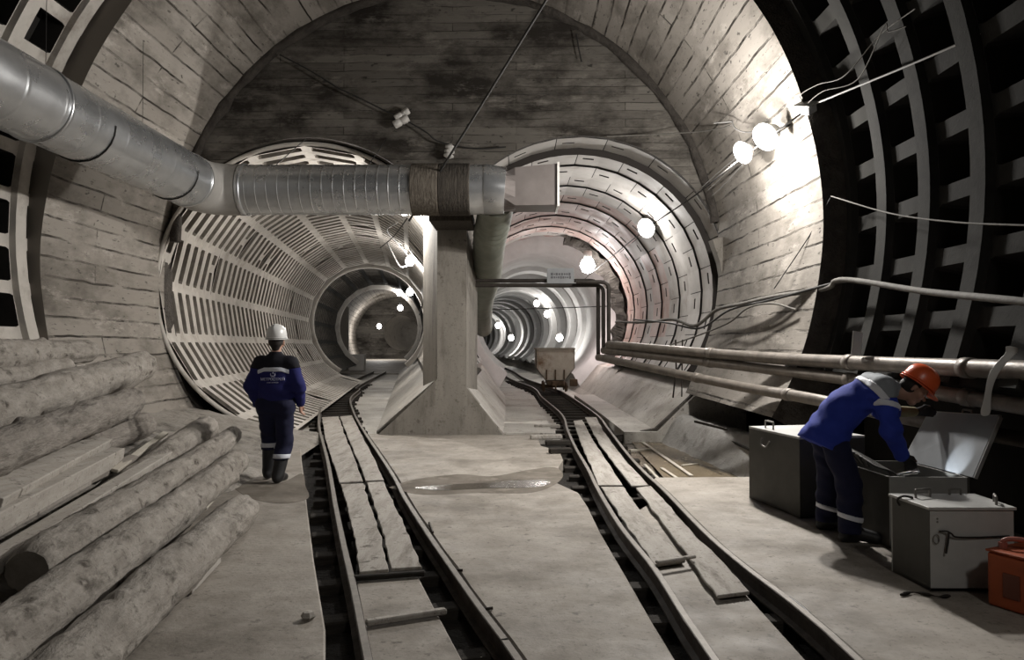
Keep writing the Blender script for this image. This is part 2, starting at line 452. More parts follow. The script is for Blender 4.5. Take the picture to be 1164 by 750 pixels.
M['silver'] = plain('bright_flashlight_metal', (0.70, 0.71, 0.73), 0.2, 1.0)
M['lens'] = emit('lit_flashlight_lens', (0.9, 0.95, 1.0), 25)
M['splinter'] = rough_mat('pale_splinter_wood', (0.36, 0.33, 0.28), (0.46, 0.43, 0.37), 3, 0.9, 0.4)
# ================================================================== THE SETTING
CX, CZ, RC, YE = -1.31, 3.18, 5.05, 13.6


def y_start(t):
    return 9.55 - 0.55 * math.cos(t)


def rc(t):
    """vault radius; the lower left side stands a little farther out"""
    k = max(0.0, min(1.0, (t - R(145)) / R(66)))
    return RC + 0.31 * k * k * (3 - 2 * k)


def arch_part(name, t0, t1, nt):
    mb = MB(); ny = 10
    pts = []; uv = []
    for i in range(nt + 1):
        t = t0 + (t1 - t0) * i / nt
        for j in range(ny + 1):
            y = y_start(t) + (YE + 0.05 - y_start(t)) * j / ny
            r = rc(t) + 0.03 * (mnoise.noise((t * 4, y * 0.6, 3)))
            pts.append((CX + r * math.cos(t), y, CZ + r * math.sin(t))); uv.append((y, t * RC))
    fs = []; us = []
    for i in range(nt):
        for j in range(ny):
            q = (i * (ny + 1) + j, (i + 1) * (ny + 1) + j, (i + 1) * (ny + 1) + j + 1, i * (ny + 1) + j + 1)
            fs.append(q); us.append([uv[k] for k in q])
    mb.add(pts, fs, us, True)
    # the broken edge of the concrete where the bare lining begins; right face has recess shade as colour
    vs = []; f2 = []; u2 = []
    for i in range(nt + 1):
        t = t0 + (t1 - t0) * i / nt
        for r in (rc(t) + 0.03 * mnoise.noise((t * 4, y_start(t) * 0.6, 3)), rc(t) + (0.75 if name == 'wall_right' else 0.33)):
            vs.append((CX + r * math.cos(t), y_start(t), CZ + r * math.sin(t)))
    for i in range(nt):
        q = (2 * i, 2 * i + 1, 2 * i + 3, 2 * i + 2); f2.append(q); u2.append([(0, 0)] * 4)
    n1 = len(mb.f)
    mb.add(vs, f2, u2)
    o = mb.build(name, M['boards'], fix=False); o.data.materials.append(M['jag'] if name == 'wall_right' else M['boards'])
    o.data.polygons.foreach_set('material_index', [0] * n1 + [1] * len(f2))
    return structure(o)


arch_part('wall_right', R(-28.8), R(40), 46)
arch_part('ceiling', R(40), R(140), 50)
arch_part('wall_left', R(140), R(232), 46)


def tubbing(mb, pk, axis, Rr, ys, tcount, t0, t1, fs_, ft, depth, split=0.0, skip=None, rnd=None, chamfer=0.25):
    """a lining of flanged segments: each cell is a frame around a sunken pocket"""
    def P(y, t, r):
        c, n = axis(y)
        return c + n * (r * math.cos(t)) + Vector((0, 0, r * math.sin(t)))
    dt = (t1 - t0) / tcount
    for i in range(len(ys) - 1):
        for k in range(tcount):
            if skip and skip(i, k): continue
            parts = [(t0 + k * dt, t0 + (k + 1) * dt)]
            if split and rnd.random() < split:
                mid = t0 + (k + rnd.choice((0.4, 0.5, 0.6))) * dt
                parts = [(parts[0][0], mid), (mid, parts[0][1])]
            for ta, tb in parts:
                ya, yb = ys[i], ys[i + 1]
                fa = ft / Rr
                u = [(ya, ta), (yb, ta), (yb, tb), (ya, tb)]
                a0, a1, b0, b1 = ya + fs_, yb - fs_, ta + fa, tb - fa
                cy, ct = min((a1 - a0), 1) * chamfer, (b1 - b0) * chamfer * 0.5
                hole = [(a0 + cy, b0), (a1 - cy, b0), (a1, b0 + ct), (a1, b1 - ct), (a1 - cy, b1), (a0 + cy, b1), (a0, b1 - ct), (a0, b0 + ct)]
                o = [P(y, t, Rr) for y, t in u]
                h = [P(y, t, Rr) for y, t in hole]
                yc, tc = (a0 + a1) / 2, (b0 + b1) / 2
                bk = [P(yc + (y - yc) * 0.86, tc + (t - tc) * 0.9, Rr + depth) for y, t in hole]
                vs = o + h + bk
                fr = [(0, 1, 5, 4), (1, 6, 5), (1, 2, 7, 6), (2, 8, 7), (2, 3, 9, 8), (3, 10, 9), (3, 0, 11, 10), (0, 4, 11)]
                wl = [(4 + q, 4 + (q + 1) % 8, 12 + (q + 1) % 8, 12 + q) for q in range(8)]
                mb.add(vs, fr)
                pk.add(h + bk, [tuple(x - 4 for x in f) for f in wl] + [tuple(range(8, 16))])


def two_mat(mb, pk, name, m1, m2):
    """lining mesh with a second material on the pockets"""
    n1 = len(mb.f)
    mb.add(pk.v, pk.f)
    o = mb.build(name, m1, fix=False)
    o.data.materials.append(m2)
    o.data.polygons.foreach_set('material_index', [0] * n1 + [1] * (len(mb.f) - n1))
    return structure(o)


def tube_shell(mb, axis, prof, t0, t1, nt, wob=0.0, smooth=True):
    """prof: list of (y, radius); swept over the angle range"""
    vs = []
    for y, r in prof:
        c, nn = axis(y)
        for k in range(nt + 1):
            t = t0 + (t1 - t0) * k / nt
            rr = r + (wob * mnoise.noise((y * 1.3, t * 3.0, 5.1)) if wob else 0)
            vs.append(c + nn * (rr * math.cos(t)) + Vector((0, 0, rr * math.sin(t))))
    fs = []; us = []
    for i in range(len(prof) - 1):
        for k in range(nt):
            fs.append((i * (nt + 1) + k, i * (nt + 1) + k + 1, (i + 1) * (nt + 1) + k + 1, (i + 1) * (nt + 1) + k))
            ta, tb = (t0 + (t1 - t0) * q / nt for q in (k, k + 1))
            us.append([(prof[i][0], ta * 3), (prof[i][0], tb * 3), (prof[i + 1][0], tb * 3), (prof[i + 1][0], ta * 3)])
    return mb.add(vs, fs, us, smooth)


rnd = random.Random(3)


def ch_axis(y):
    return Vector((CX, y, CZ)), Vector((1, 0, 0))


ys = [-8 + 0.85 * i for i in range(23)]
for nm, a, b, n in (('wall_right', R(-20.5), R(44), 10), ('ceiling', R(44), R(136), 14), ('wall_left', R(136), R(208), 11)):
    mb, pk = MB(), MB()
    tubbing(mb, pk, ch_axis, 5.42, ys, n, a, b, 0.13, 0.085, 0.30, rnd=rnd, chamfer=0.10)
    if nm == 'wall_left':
        two_mat(mb, pk, nm, M['tub_light'], M['tub_shade_pocket'])
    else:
        two_mat(mb, pk, nm, M['tub_shade'], M['tub_shade_pocket'])  # right side and vault get the copy coloured as shaded
    # deep flanges where two rings meet
    mb = MB()
    for y in ys:
        tube_shell(mb, ch_axis, [(y - 0.12, 5.43), (y - 0.105, 5.34), (y + 0.105, 5.34), (y + 0.12, 5.43)], a, b, 24, smooth=False)
    structure(mb.build(nm, M['tub_light'] if nm == 'wall_left' else M['tub_shade'], fix=False))
x = CX - 5.44 * math.cos(R(28)); z = CZ - 5.42 * math.sin(R(28))
structure(MB().add([(x, -8, z), (x, 10.6, z), (x - 0.25, 10.6, -0.4), (x - 0.25, -8, -0.4)], [(0, 1, 2, 3)]).build('wall_left', M['tub_shade_pocket']))
x = CX + 5.44 * math.cos(R(20.5)); z = CZ - 5.42 * math.sin(R(20.5))
pf = [(x - 0.02, z), (x + 0.55, z - 0.05), (x + 0.6, -0.5)]
structure(MB().add([(a_, y_, b_) for y_ in (-8, 9.3) for a_, b_ in pf] + [(x + 0.6, 9.3, -0.5), (x - 1.2, 9.3, -0.5), (x - 1.2, 9.3, z), (x + 0.6, 9.3, z)], [(0, 1, 4, 3), (1, 2, 5, 4), (6, 7, 8, 9)][:2]).build('wall_right', M['tub_shade_pocket']))
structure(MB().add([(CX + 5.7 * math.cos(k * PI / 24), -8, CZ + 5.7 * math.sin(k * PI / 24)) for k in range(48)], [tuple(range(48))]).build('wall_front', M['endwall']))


# ---- end wall with two portals
def px2(px, py):
    p = at(px, py, YE); return (p.x, p.z)


def circ(cx, cy, r, a0, a1, n):
    return [(cx + r * math.cos(R(a0 + (a1 - a0) * i / n)), cy - r * math.sin(R(a0 + (a1 - a0) * i / n))) for i in range(n + 1)]


hole_l = [px2(*p) for p in circ(350, 326, 170, 30, 126, 24) + [(228, 206), (188, 232), (184, 262), (183, 330), (189, 394), (201, 428), (216, 456), (238, 482), (262, 500), (300, 505), (425, 505), (430, 491), (464, 464), (488, 442), (498, 430)]]
hole_r = [px2(*p) for p in [(572, 505), (572, 491), (530, 440)] + circ(660, 322, 168, 140, -36, 44) + [(785, 450), (745, 487), (700, 495), (690, 505)]]


def end_wall():
    bm = bmesh.new(); edges = []
    outer = [(CX + 5.6 * math.cos(R(a)), CZ + 5.3 * math.sin(R(a))) for a in range(-46, 227, 4)] + [(CX - 3.6, -1.2), (CX + 3.6, -1.2)]
    for loop in (outer, hole_l, hole_r):
        vs = [bm.verts.new((x, YE, z)) for x, z in loop]
        edges += [bm.edges.new((vs[i], vs[(i + 1) % len(vs)])) for i in range(len(vs))]
    bmesh.ops.triangle_fill(bm, use_beauty=True, use_dissolve=False, edges=edges)
    uvl = bm.loops.layers.uv.new('UVMap')
    for f in bm.faces:
        if f.normal.y > 0: f.normal_flip()
        for l in f.loops: l[uvl].uv = (l.vert.co.x, l.vert.co.z)
    # reveals of the two openings
    for loop, dep in ((hole_l, 0.45), (hole_r, 0.12)):
        n = len(loop)
        a = [bm.verts.new((x, YE, z)) for x, z in loop]; b = [bm.verts.new((x, YE + dep, z)) for x, z in loop]
        for i in range(n):
            f = bm.faces.new((a[i], a[(i + 1) % n], b[(i + 1) % n], b[i]))
            f.material_index = 1
    me = bpy.data.meshes.new('wall_back'); bm.to_mesh(me); bm.free()
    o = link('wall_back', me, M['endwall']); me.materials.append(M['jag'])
    return structure(o)


end_wall()
# broken concrete fillet where the end wall meets the vault
mb = MB()
path = []
for i in range(61):
    t = R(8 + 168 * i / 60)
    rr = RC - 0.03 + 0.05 * mnoise.noise((t * 7, 1, 1))
    path.append((CX + rr * math.cos(t), YE - 0.05, CZ + rr * math.sin(t)))
mb.tube(path, [0.10 + 0.07 * mnoise.noise((i * 0.6, 4, 2)) for i in range(61)], 8)
structure(mb.build('trim_1', M['jag']))

# ---- pillar between the portals: flared foot, wedge-shaped shaft
mb = MB()
def plate(poly, ya, yb_):
    n = len(poly)
    mb.add([(x, ya, z) for x, z in poly] + [(x, yb_, z) for x, z in poly], [list(range(n))[::-1], list(range(n, 2 * n))] + [(i, (i + 1) % n, n + (i + 1) % n, n + i) for i in range(n)])
pz = lambda *q: [(px2(*k)[0], max(px2(*k)[1], -0.15)) for k in q]
plate(pz((498, 494), (531, 494), (531, 212), (498, 238)), YE - 0.15, YE + 0.1)
plate(pz((430, 494), (498, 494), (498, 430), (486, 442), (464, 463)), YE - 0.15, YE + 0.1)
plate(pz((531, 494), (572, 494), (552, 467), (531, 440)), YE - 0.15, YE + 0.1)
xl, xr = px2(498, 430)[0], px2(531, 430)[0]
mb.prism([(xl, YE + 0.02), (xr, YE + 0.02), (xr + 0.10, YE + 1.6), (xl - 0.48, YE + 1.6)], 0.4, 4.7)
structure(mb.build('pillar', M['pillar']))


# broken concrete jamb at the right edge of the right portal
jp_ = [px2(*k) for k in ((806, 274), (830, 268), (832, 300), (828, 345), (826, 400), (812, 452), (796, 452), (806, 410), (818, 380), (820, 330), (815, 300))]
jb = MB(); nj = len(jp_)
jb.add([(x, YE - 0.22 + 0.06 * mnoise.noise((x * 5, z * 5, 0)), z) for x, z in jp_] + [(x, YE + 0.05, z) for x, z in jp_], [list(range(nj)), list(range(nj, 2 * nj))] + [(i, (i + 1) % nj, nj + (i + 1) % nj, nj + i) for i in range(nj)])
structure(jb.build('trim_5', M['pillar']))
# ---- left tunnel
def ax_l(y):
    d = Vector((-0.144, 1, 0)).normalized()
    return Vector((-3.84 - 0.144 * (y - YE), y, 2.68)), Vector((d.y, -d.x, 0))


def ax_r(y):
    s = max(0, y - YE)
    d = Vector((-s / 400, 1, 0)).normalized()
    return Vector((1.18 - s * s / 800, y, 2.70)), Vector((d.y, -d.x, 0))


mb, pk = MB(), MB()
ysl = [13.85 + 0.5 * i for i in range(41)]
tubbing(mb, pk, ax_l, 2.70, ysl, 14, R(-36), R(264), 0.115, 0.09, 0.12, split=0.06, rnd=rnd, chamfer=0.12, skip=lambda i, k: i < 3 and k < 3)
tube_shell(mb, ax_l, [(13.85, 2.785), (13.78, 2.765), (13.78, 2.72), (13.85, 2.70)], R(30), R(264), 60)
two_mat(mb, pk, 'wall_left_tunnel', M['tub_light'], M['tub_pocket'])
mb = MB()
for y0, rin in ((34.0, 2.50), (44.6, 2.32)):
    tube_shell(mb, ax_l, [(y0, 2.75), (y0 - 0.02, rin + 0.05), (y0 + 0.03, rin), (y0 + 0.22, rin), (y0 + 0.25, 2.75)], R(-50), R(240), 60)
structure(mb.build('trim_2', M['tub_light'], fix=False))
mb, pk = MB(), MB()
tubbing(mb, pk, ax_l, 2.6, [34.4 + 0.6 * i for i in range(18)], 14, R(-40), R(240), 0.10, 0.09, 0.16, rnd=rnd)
two_mat(mb, pk, 'wall_left_tunnel', M['tub_shade'], M['tub_pocket'])
# the hall that opens beyond
mb = MB()
tube_shell(mb, ax_l, [(45.1, 2.4), (45.1, 5.0), (60, 5.0), (80, 5.0), (96, 5.0)], R(-45), R(225), 48)
structure(mb.build('wall_far_hall', M['boards'], fix=False))
cxf = ax_l(96)[0]
mb = MB(); ring = []
for k in range(40):
    t = 2 * PI * k / 40
    ring.append((cxf.x + 0.75 + 2.25 * math.cos(t), 95.9, 3.2 + 2.25 * math.sin(t)))
outer = [(cxf.x + 6 * math.cos(2 * PI * k / 40), 95.9, 2.7 + 6 * math.sin(2 * PI * k / 40)) for k in range(40)]
fq = [(k, (k + 1) % 40, 40 + (k + 1) % 40, 40 + k) for k in range(40)]
mb.add(ring + outer, fq, [[((ring + outer)[i][0] * 0.4, (ring + outer)[i][2] * 0.4) for i in f] for f in fq])
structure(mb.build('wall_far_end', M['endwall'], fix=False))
mb = MB().lathe([(2.25, 0), (2.25, 14), (0.01, 14)], (cxf.x + 0.75, 95.9, 3.2), Matrix.Rotation(R(-90), 3, 'X') , 32)
structure(mb.build('wall_far_tunnel', M['tub_light'], fix=False))
mb = MB()
c = at(390, 400, 50)
mb.box((c.x, 50, 2.0), (0.62, 0.6, 4.4))
structure(mb.build('pillar', M['boards']))

sec = [(-2.75, -0.16), (1.25, -0.16), (1.25, 0.03), (2.42, 1.04), (2.8, 1.06), (2.8, -0.6), (-2.75, -0.6)]
pl = [ax_l(y)[0] for y in (YE + 0.02, 20, 28, 36, 45)]
for p in pl: p.z = 0
structure(MB().sweep(pl, sec).build('floor_left_tunnel', M['invert']))
c0, c1 = ax_l(45)[0], ax_l(110)[0]
structure(MB().prism([(c0.x - 5, 45), (c0.x + 5, 45), (c1.x + 5, 110), (c1.x - 5, 110)], -0.5, -0.1).build('floor_far_hall', M['floor']))

# ---- right tunnel
rings = [YE + 0.1] + [14.45 + 1.0 * i for i in range(12)]
T0, T1 = R(-38), R(216)
mbn, pkn, mbp, pkp, gro = MB(), MB(), MB(), MB(), MB()
for i in range(len(rings) - 1):
    ya, yb = rings[i], rings[i + 1]
    rr = 2.80 if i == 0 else (2.70 + (0.022 if i % 2 else -0.015))
    for kk in range(26 if i > 1 else 19):
        dt = (T1 - T0) / 26
        ta = T0 + kk * dt
        ang = math.degrees(ta)
        isp = (i in (5, 6, 7, 8, 9, 10) and 38 < ang < 125) or (i in (5, 6) and -25 < ang < 30) or (i > 7 and ang < 40)
        e_ = 0.003 if (kk + i) % 2 else 0.0
        if (kk + i) % 2:
            tubbing(mbp if isp else mbn, pkp if isp else pkn, ax_r, rr, [ya + 0.013, yb - 0.013], 1, ta, ta + dt - 0.003,
                    0.435 if i else 0.33, 0.115, 0.10, chamfer=0.05)
        else:
            tube_shell(mbp if isp else mbn, ax_r, [(ya + 0.013, rr), (yb - 0.013, rr)], ta + 0.003, ta + dt, 1)
    tube_shell(gro, ax_r, [(ya - 0.02, rr + 0.06), (yb + 0.02, rr + 0.06)], T0, T1 if i > 1 else T0 + 19 * (T1 - T0) / 26, 40)
    tube_shell(gro, ax_r, [(yb - 0.013, 2.66), (yb - 0.013, 2.8)], T0, T1, 40) if i == 0 else None  # dark step face: shade of the step painted on
two_mat(mbn, pkn, 'wall_right_tunnel', M['block'], M['slot'])
two_mat(mbp, pkp, 'wall_right_tunnel', M['pink'], M['slot'])
structure(gro.build('trim_3', M['slot'], fix=False))
# an unlined rough stretch, then the narrower ringed tunnel
mb = MB()
tube_shell(mb, ax_r, [(25.35 + 0.3 * i, 3.15) for i in range(13)], R(-40), R(220), 70, wob=0.35)
structure(mb.build('wall_right_tunnel', M['pink'], fix=False))
mb = MB(); nt = 60; vs = []
for j in range(5):
    for k in range(nt + 1):
        t = R(-36) + R(112) * k / nt
        y = 24.7 + 0.28 * j + 0.2 * mnoise.noise((t * 9, j, 0))
        c, nn = ax_r(y)
        r = (2.72, 2.50, 2.42, 2.6, 3.3)[j] + 0.16 * mnoise.noise((t * 8, j * 0.7, 2)) - 0.12 * max(0, math.sin((t + 0.6) * 1.7))
        vs.append(c + nn * r * math.cos(t) + Vector((0, 0, r * math.sin(t))))
mb.add(vs, [(j * (nt + 1) + k, j * (nt + 1) + k + 1, (j + 1) * (nt + 1) + k + 1, (j + 1) * (nt + 1) + k) for j in range(4) for k in range(nt)])
structure(mb.build('trim_4', M['jag'], fix=False))
mb, pk = MB(), MB()
tube_shell(mb, ax_r, [(28.4, 3.3), (28.35, 2.5), (33.5, 2.5)], R(-60), R(240), 48)
y = 33.5
while y < 112:
    tube_shell(mb, ax_r, [(y, 2.62), (y, 2.30), (y + 1.4, 2.30), (y + 1.4, 2.62)], R(-60), R(240), 48, smooth=False)
    tube_shell(pk, ax_r, [(y + 1.4, 2.62), (y + 4.0, 2.62)], R(-60), R(240), 48, smooth=False)
    y += 4.0
two_mat(mb, pk, 'wall_right_tunnel', M['farring'], M['farshade'])
c = ax_r(112)[0]
structure(MB().lathe([(0.01, 0), (3, 0)], (c.x, 112, 2.7), Matrix.Rotation(R(-90), 3, 'X')).build('wall_right_tunnel', M['farring']))
sec = [(-2.12, 0.88), (-1.42, 0.03), (-0.52, 0.03), (-0.52, -0.16), (0.78, -0.16), (0.78, 0.05), (1.40, 0.05), (2.06, 0.70), (2.7, 1.05), (3.0, 1.05), (3.0, -0.6), (-2.12, -0.6)]
pr = [ax_r(y)[0] for y in (YE - 0.12, 15, 17, 19, 21, 23.5)]
for p in pr: p.z = 0
structure(MB().sweep(pr, sec).build('floor_right_tunnel', M['invert']))
sec2 = [(-2.9, 1.05), (-2.2, 0.9), (-1.6, 0.0), (-1.5, -0.16), (1.3, -0.16), (1.5, 0.0), (2.2, 0.85), (2.9, 1.05), (2.9, -0.6), (-2.9, -0.6)]
pr = [ax_r(23.5 + 4 * i)[0] for i in range(23)]
for p in pr: p.z = 0
structure(MB().sweep(pr, sec2).build('floor_right_tunnel', M['invert']))

# ---- chamber floor: bed of the tracks, slabs left, between and right of them
structure(MB().prism([(-7, -8), (4.6, -8), (4.6, YE + 0.4), (-7, YE + 0.4)], -0.6, -0.175).build('floor_bed', M['dirt']))


def world(px_pts, z=0.0):
    return [Vector(gnd(x, y, z)) for x, y in px_pts]


def gp(*pts):
    return [(q.x, q.y) for q in world(pts, 0.03)]


def onward(pts, y):
    (x0, y0), (x1, y1) = pts[-2], pts[-1]
    return pts + [(x1 + (x1 - x0) / (y1 - y0) * (y - y1), y)]


RAILS = {
    'll': [(-8.7, 45), (-6.9, 29)] + onward(gp((386, 441), (368, 452), (363, 470), (363, 486), (368, 506), (373, 526), (378, 554), (381.5, 575), (390.6, 619), (402, 668), (417.6, 745)), 1.4),
    'lr': [(-7.95, 45), (-6.2, 29)] + onward(gp((409, 442), (398.6, 452), (402, 468), (414, 490), (430, 514), (448, 542), (460, 565), (485, 604), (510, 640), (541, 684), (572, 725), (588, 748)), 1.4),
    'rl': [(-4.0, 76), (-1.3, 50), (-0.35, 36), (0.62, 28)] + onward(gp((616, 451), (638, 470), (645, 488), (654, 508), (668, 532), (680, 556), (705, 597), (744, 646), (778, 699), (809, 744)), 1.4),
    'rr': [(-3.25, 76), (-0.55, 50), (0.40, 36), (1.35, 28)] + onward(gp((646, 449), (677, 470), (692, 488), (712, 514), (732, 536), (756, 558), (801, 604), (845, 642), (894, 679), (938, 715), (974, 748)), 1.4),
}


def rail_path(k):
    return smooth_path([(x, y, 0) for x, y in RAILS[k]], 8)


PATH = {k: rail_path(k) for k in RAILS}


def xat(k, y):
    p = PATH[k]
    for a, b in zip(p, p[1:]):
        if (a.y - y) * (b.y - y) <= 0 and a.y != b.y: return a.x + (b.x - a.x) * (y - a.y) / (b.y - a.y)
    return p[-1].x


def slab(name, le, re, z0, z1, material):
    """slab between a left and a right edge, both listed by distance; edges slightly ragged"""
    return structure(MB().prism(list(le) + list(re)[::-1], z0, z1).build(name, material, bevel=0.012, seg=1))


ll_edge = [(-0.35, 1.2)] + [(q.x, q.y) for q in world(((370, 749), (370, 715), (357, 637), (349, 575), (346, 545), (343, 523), (342, 510)))][0:] + [(-4.3, 13.6)]
slab('floor', [(-6.2, 1.2), (-6.2, 13.62)], ll_edge, -0.24, 0.0, M['floor'])


def edge(k, ys_, off):
    return [(xat(k, y) + off + 0.012 * mnoise.noise((y * 2.1, off, 0)), y) for y in ys_]


yy = [1.4 + 0.45 * i for i in range(28)]
rt = [(0.95, 1.4)] + [(q.x, q.y) for q in world(((768, 749), (742, 707), (708, 648), (682, 604), (668, 575), (658, 560), (632, 548), (630, 538), (640, 522), (636, 512)))] + [(0.40, 12.0), (0.36, 13.62)]
slab('floor', [p for p in edge('lr', yy, 0.055)] + [(-2.6, 13.62)], rt, -0.24, 0.0, M['floor'])
yy2 = [1.4 + 0.45 * i for i in range(18)]
slab('floor', edge('rr', yy2, 0.055) + [(xat('rr', 9.2) + 0.1, 9.15)], [(4.35, 1.4), (4.35, 8.6), (3.6, 9.0), (2.9, 9.2)], -0.24, 0.0, M['floor'])
# concrete poured between the rails near the camera
g = lambda *p: [(q.x, q.y) for q in world(p)]
inf = g((403.5, 658), (421.5, 749)) + [(-0.10, 1.4), (0.38, 1.4)] + g((526, 749), (492, 686), (475.6, 654))
structure(MB().prism(inf, -0.10, -0.005).build('floor', M['floor'], bevel=0.01, seg=1))
inf = g((706, 590), (744, 641), (784, 704), (814, 749)) + [(1.20, 1.4), (1.72, 1.4)] + g((920, 749), (886, 712), (853, 676), (819, 640), (780, 600), (745, 565))
structure(MB().prism(inf, -0.10, -0.02).build('floor', M['floor'], bevel=0.01, seg=1))


# muddy puddle zone right of the track and the silt bank below the wall
def ground_patch(name, pts_fn, nx, ny, material):
    vs = [pts_fn(i / nx, j / ny) for j in range(ny + 1) for i in range(nx + 1)]
    fs = [(j * (nx + 1) + i, j * (nx + 1) + i + 1, (j + 1) * (nx + 1) + i + 1, (j + 1) * (nx + 1) + i) for j in range(ny) for i in range(nx)]
    mb = MB(); mb.add(vs, fs, None, True)
    return structure(mb.build(name, material))


def silt(u, v):
    y = 8.75 + 4.95 * v
    x0 = 2.95 - 0.42 * max(0, min(1, (y - 9.4) / 4))
    x = x0 + 1.15 * u
    k = min(1, u / 0.38); k = k * k * (3 - 2 * k)
    z = -0.20 + (0.56 * k - 0.18 * max(0, (u - 0.45) / 0.55)) * min(1, max(0.0, (y - 8.75) / 0.6)) + 0.04 * mnoise.noise((x * 2.5, y * 2.5, 0)) + 0.025 * mnoise.noise((x * 9, y * 9, 1))
    return (x, y, z)


ground_patch('floor_bank_right', silt, 50, 90, M['silt'])


def mud(u, v):
    x = 1.55 + 1.8 * u; y = 9.0 + 4.6 * v
    return (x, y, -0.165 + 0.035 * mnoise.noise((x * 1.4, y * 1.1, 3)) + 0.012 * mnoise.noise((x * 6, y * 6, 3)))


ground_patch('floor_mud', mud, 24, 40, M['wetmud'])


def lbank(u, v):
    y = 2.0 + 11.5 * v; x = -3.0 - 3.2 * u - 0.25 * max(0, (y - 7) / 4)
    z = -0.03 + 0.36 * (u * 3.2) ** 1.05 * (0.55 if y > 9.5 else 1.0) + 0.05 * mnoise.noise((x * 2, y * 2, 7)) + 0.03 * mnoise.noise((x * 7, y * 7, 7))
    if u == 0: z = -0.05
    return (x, y, z)


ground_patch('floor_bank_left', lbank, 26, 60, M['bank'])
# ================================================================== TRACKS
HEAD = [(-0.024, 0.03), (0.024, 0.03), (0.026, 0.006), (0.008, -0.004), (0.008, -0.078), (0.042, -0.09), (0.042, -0.1), (-0.042, -0.1), (-0.042, -0.09), (-0.008, -0.078), (-0.008, -0.004), (-0.026, 0.006)]
for k, lab in (('ll', 'rusty outer rail of the left track, beside the log pile and walking worker'),
               ('lr', 'rusty inner rail of the left track, along the middle floor slab'),
               ('rl', 'rusty inner rail of the right track, along the dark trench of the middle slab'),
               ('rr', 'rusty outer rail of the right track, nearest the steel chests')):
    r = MB().sweep(PATH[k], HEAD).build('rail', M['rail'])
    tag(r, lab, 'rail', 'narrow gauge rails')
    t = MB().sweep([p + Vector((0, 0, 0.0305)) for p in PATH[k]], [(-0.021, 0), (0.021, 0), (0.019, 0.003), (-0.019, 0.003)]).build('running_surface', M['railtop'], r)
    t['label'] = 'worn brighter running surface'

rs = random.Random(5)
first = None
for trk, a, b, y0, y1, st in (('left', 'll', 'lr', 2.6, 33, 0.72), ('right', 'rl', 'rr', 2.6, 36, 0.72)):
    first = None; y = y0
    while y < y1:
        xa, xb = xat(a, y), xat(b, y)
        xa2, xb2 = xat(a, y + 0.3), xat(b, y + 0.3)
        ang = math.atan2((xa2 + xb2 - xa - xb) / 2, 0.3)
        if first is None:
            o = MB().box((0, 0, 0), (1.14, 0.16, 0.115)).build('railway_sleeper', M['sleeper'], bevel=0.012, seg=1); first = o
        else:
            o = first.copy(); COL.objects.link(o)
        o.location = ((xa + xb) / 2 + rs.uniform(-0.05, 0.03), y, -0.161)
        o.rotation_euler = (0, 0, -ang + rs.uniform(-0.04, 0.04))
        tag(o, 'dark dirty timber sleeper under the rails of the %s track' % trk, 'sleeper', 'sleepers of the %s track' % trk)
        y += st * rs.uniform(0.93, 1.07)

# stacked timber ends beside the left rail of the right track
for i, (px, py, w, hgt, lab) in enumerate(((622, 485, 0.50, 0.07, 'short grey timber end lying by the right track just before the tunnel floor edge'),
                                           (621, 497, 0.55, 0.07, 'light timber end beside the right track, in front of the grey one'),
                                           (634, 504, 0.40, 0.08, 'broken timber end beside the right track, third from the tunnel'),
                                           (637, 513, 0.34, 0.08, 'small dark timber end beside the right track, nearest the puddle'))):
    p = gnd(px, py, 0.03)
    o = MB().beam((p.x - w / 2, p.y, 0.0), (p.x + w / 2, p.y + 0.05, 0.0), 0.13, hgt).build('timber_offcut', M['sleeper'] if i in (2, 3) else M['plank'], bevel=0.012, seg=1)
    o.location.z = 0.036 if i < 2 else 0.04
    tag(o, lab, 'timber', 'timber ends by the right track')


def resample(pts, n):
    P = [Vector(p) for p in pts]
    L = [0]
    for i in range(1, len(P)): L.append(L[-1] + (P[i] - P[i - 1]).length)
    out = []
    for k in range(n + 1):
        s = L[-1] * k / n
        i = max(j for j in range(len(P) - 1) if L[j] <= s + 1e-9)
        out.append(P[i].lerp(P[i + 1], min(1, (s - L[i]) / max(1e-9, L[i + 1] - L[i]))))
    return out


def plank(lpx, rpx, lab, grp, th=0.024, z=0.0, seed=0):
    """walkway board lying between rails, with ragged long edges"""
    n = 26
    L, Q = resample(world(lpx, z + th), n), resample(world(rpx, z + th), n)
    for i in range(n + 1):
        d = (Q[i] - L[i]).normalized()
        a_ = 0.016 * mnoise.noise((i * 0.45, seed, 0)) + 0.010 * mnoise.noise((i * 1.3, seed, 4))
        b_ = 0.016 * mnoise.noise((i * 0.45, seed, 9)) + 0.010 * mnoise.noise((i * 1.3, seed, 14))
        L[i] = L[i] + d * a_; Q[i] = Q[i] + d * b_
    mb_ = MB(); vs = []
    for i in range(n + 1):
        for p, zz in ((L[i], z), (Q[i], z), (Q[i], z + th), (L[i], z + th)): vs.append((p.x, p.y, zz + 0.004 * mnoise.noise((i * 0.3, seed, 2))))
    fs = [(i * 4 + k, i * 4 + (k + 1) % 4, i * 4 + 4 + (k + 1) % 4, i * 4 + 4 + k) for i in range(n) for k in range(4)] + [(3, 2, 1, 0), tuple(n * 4 + k for k in range(4))]
    o = mb_.add(vs, fs).build('walkway_plank', M['plank'], bevel=0.005, seg=1)
    return tag(o, lab, 'plank', grp)


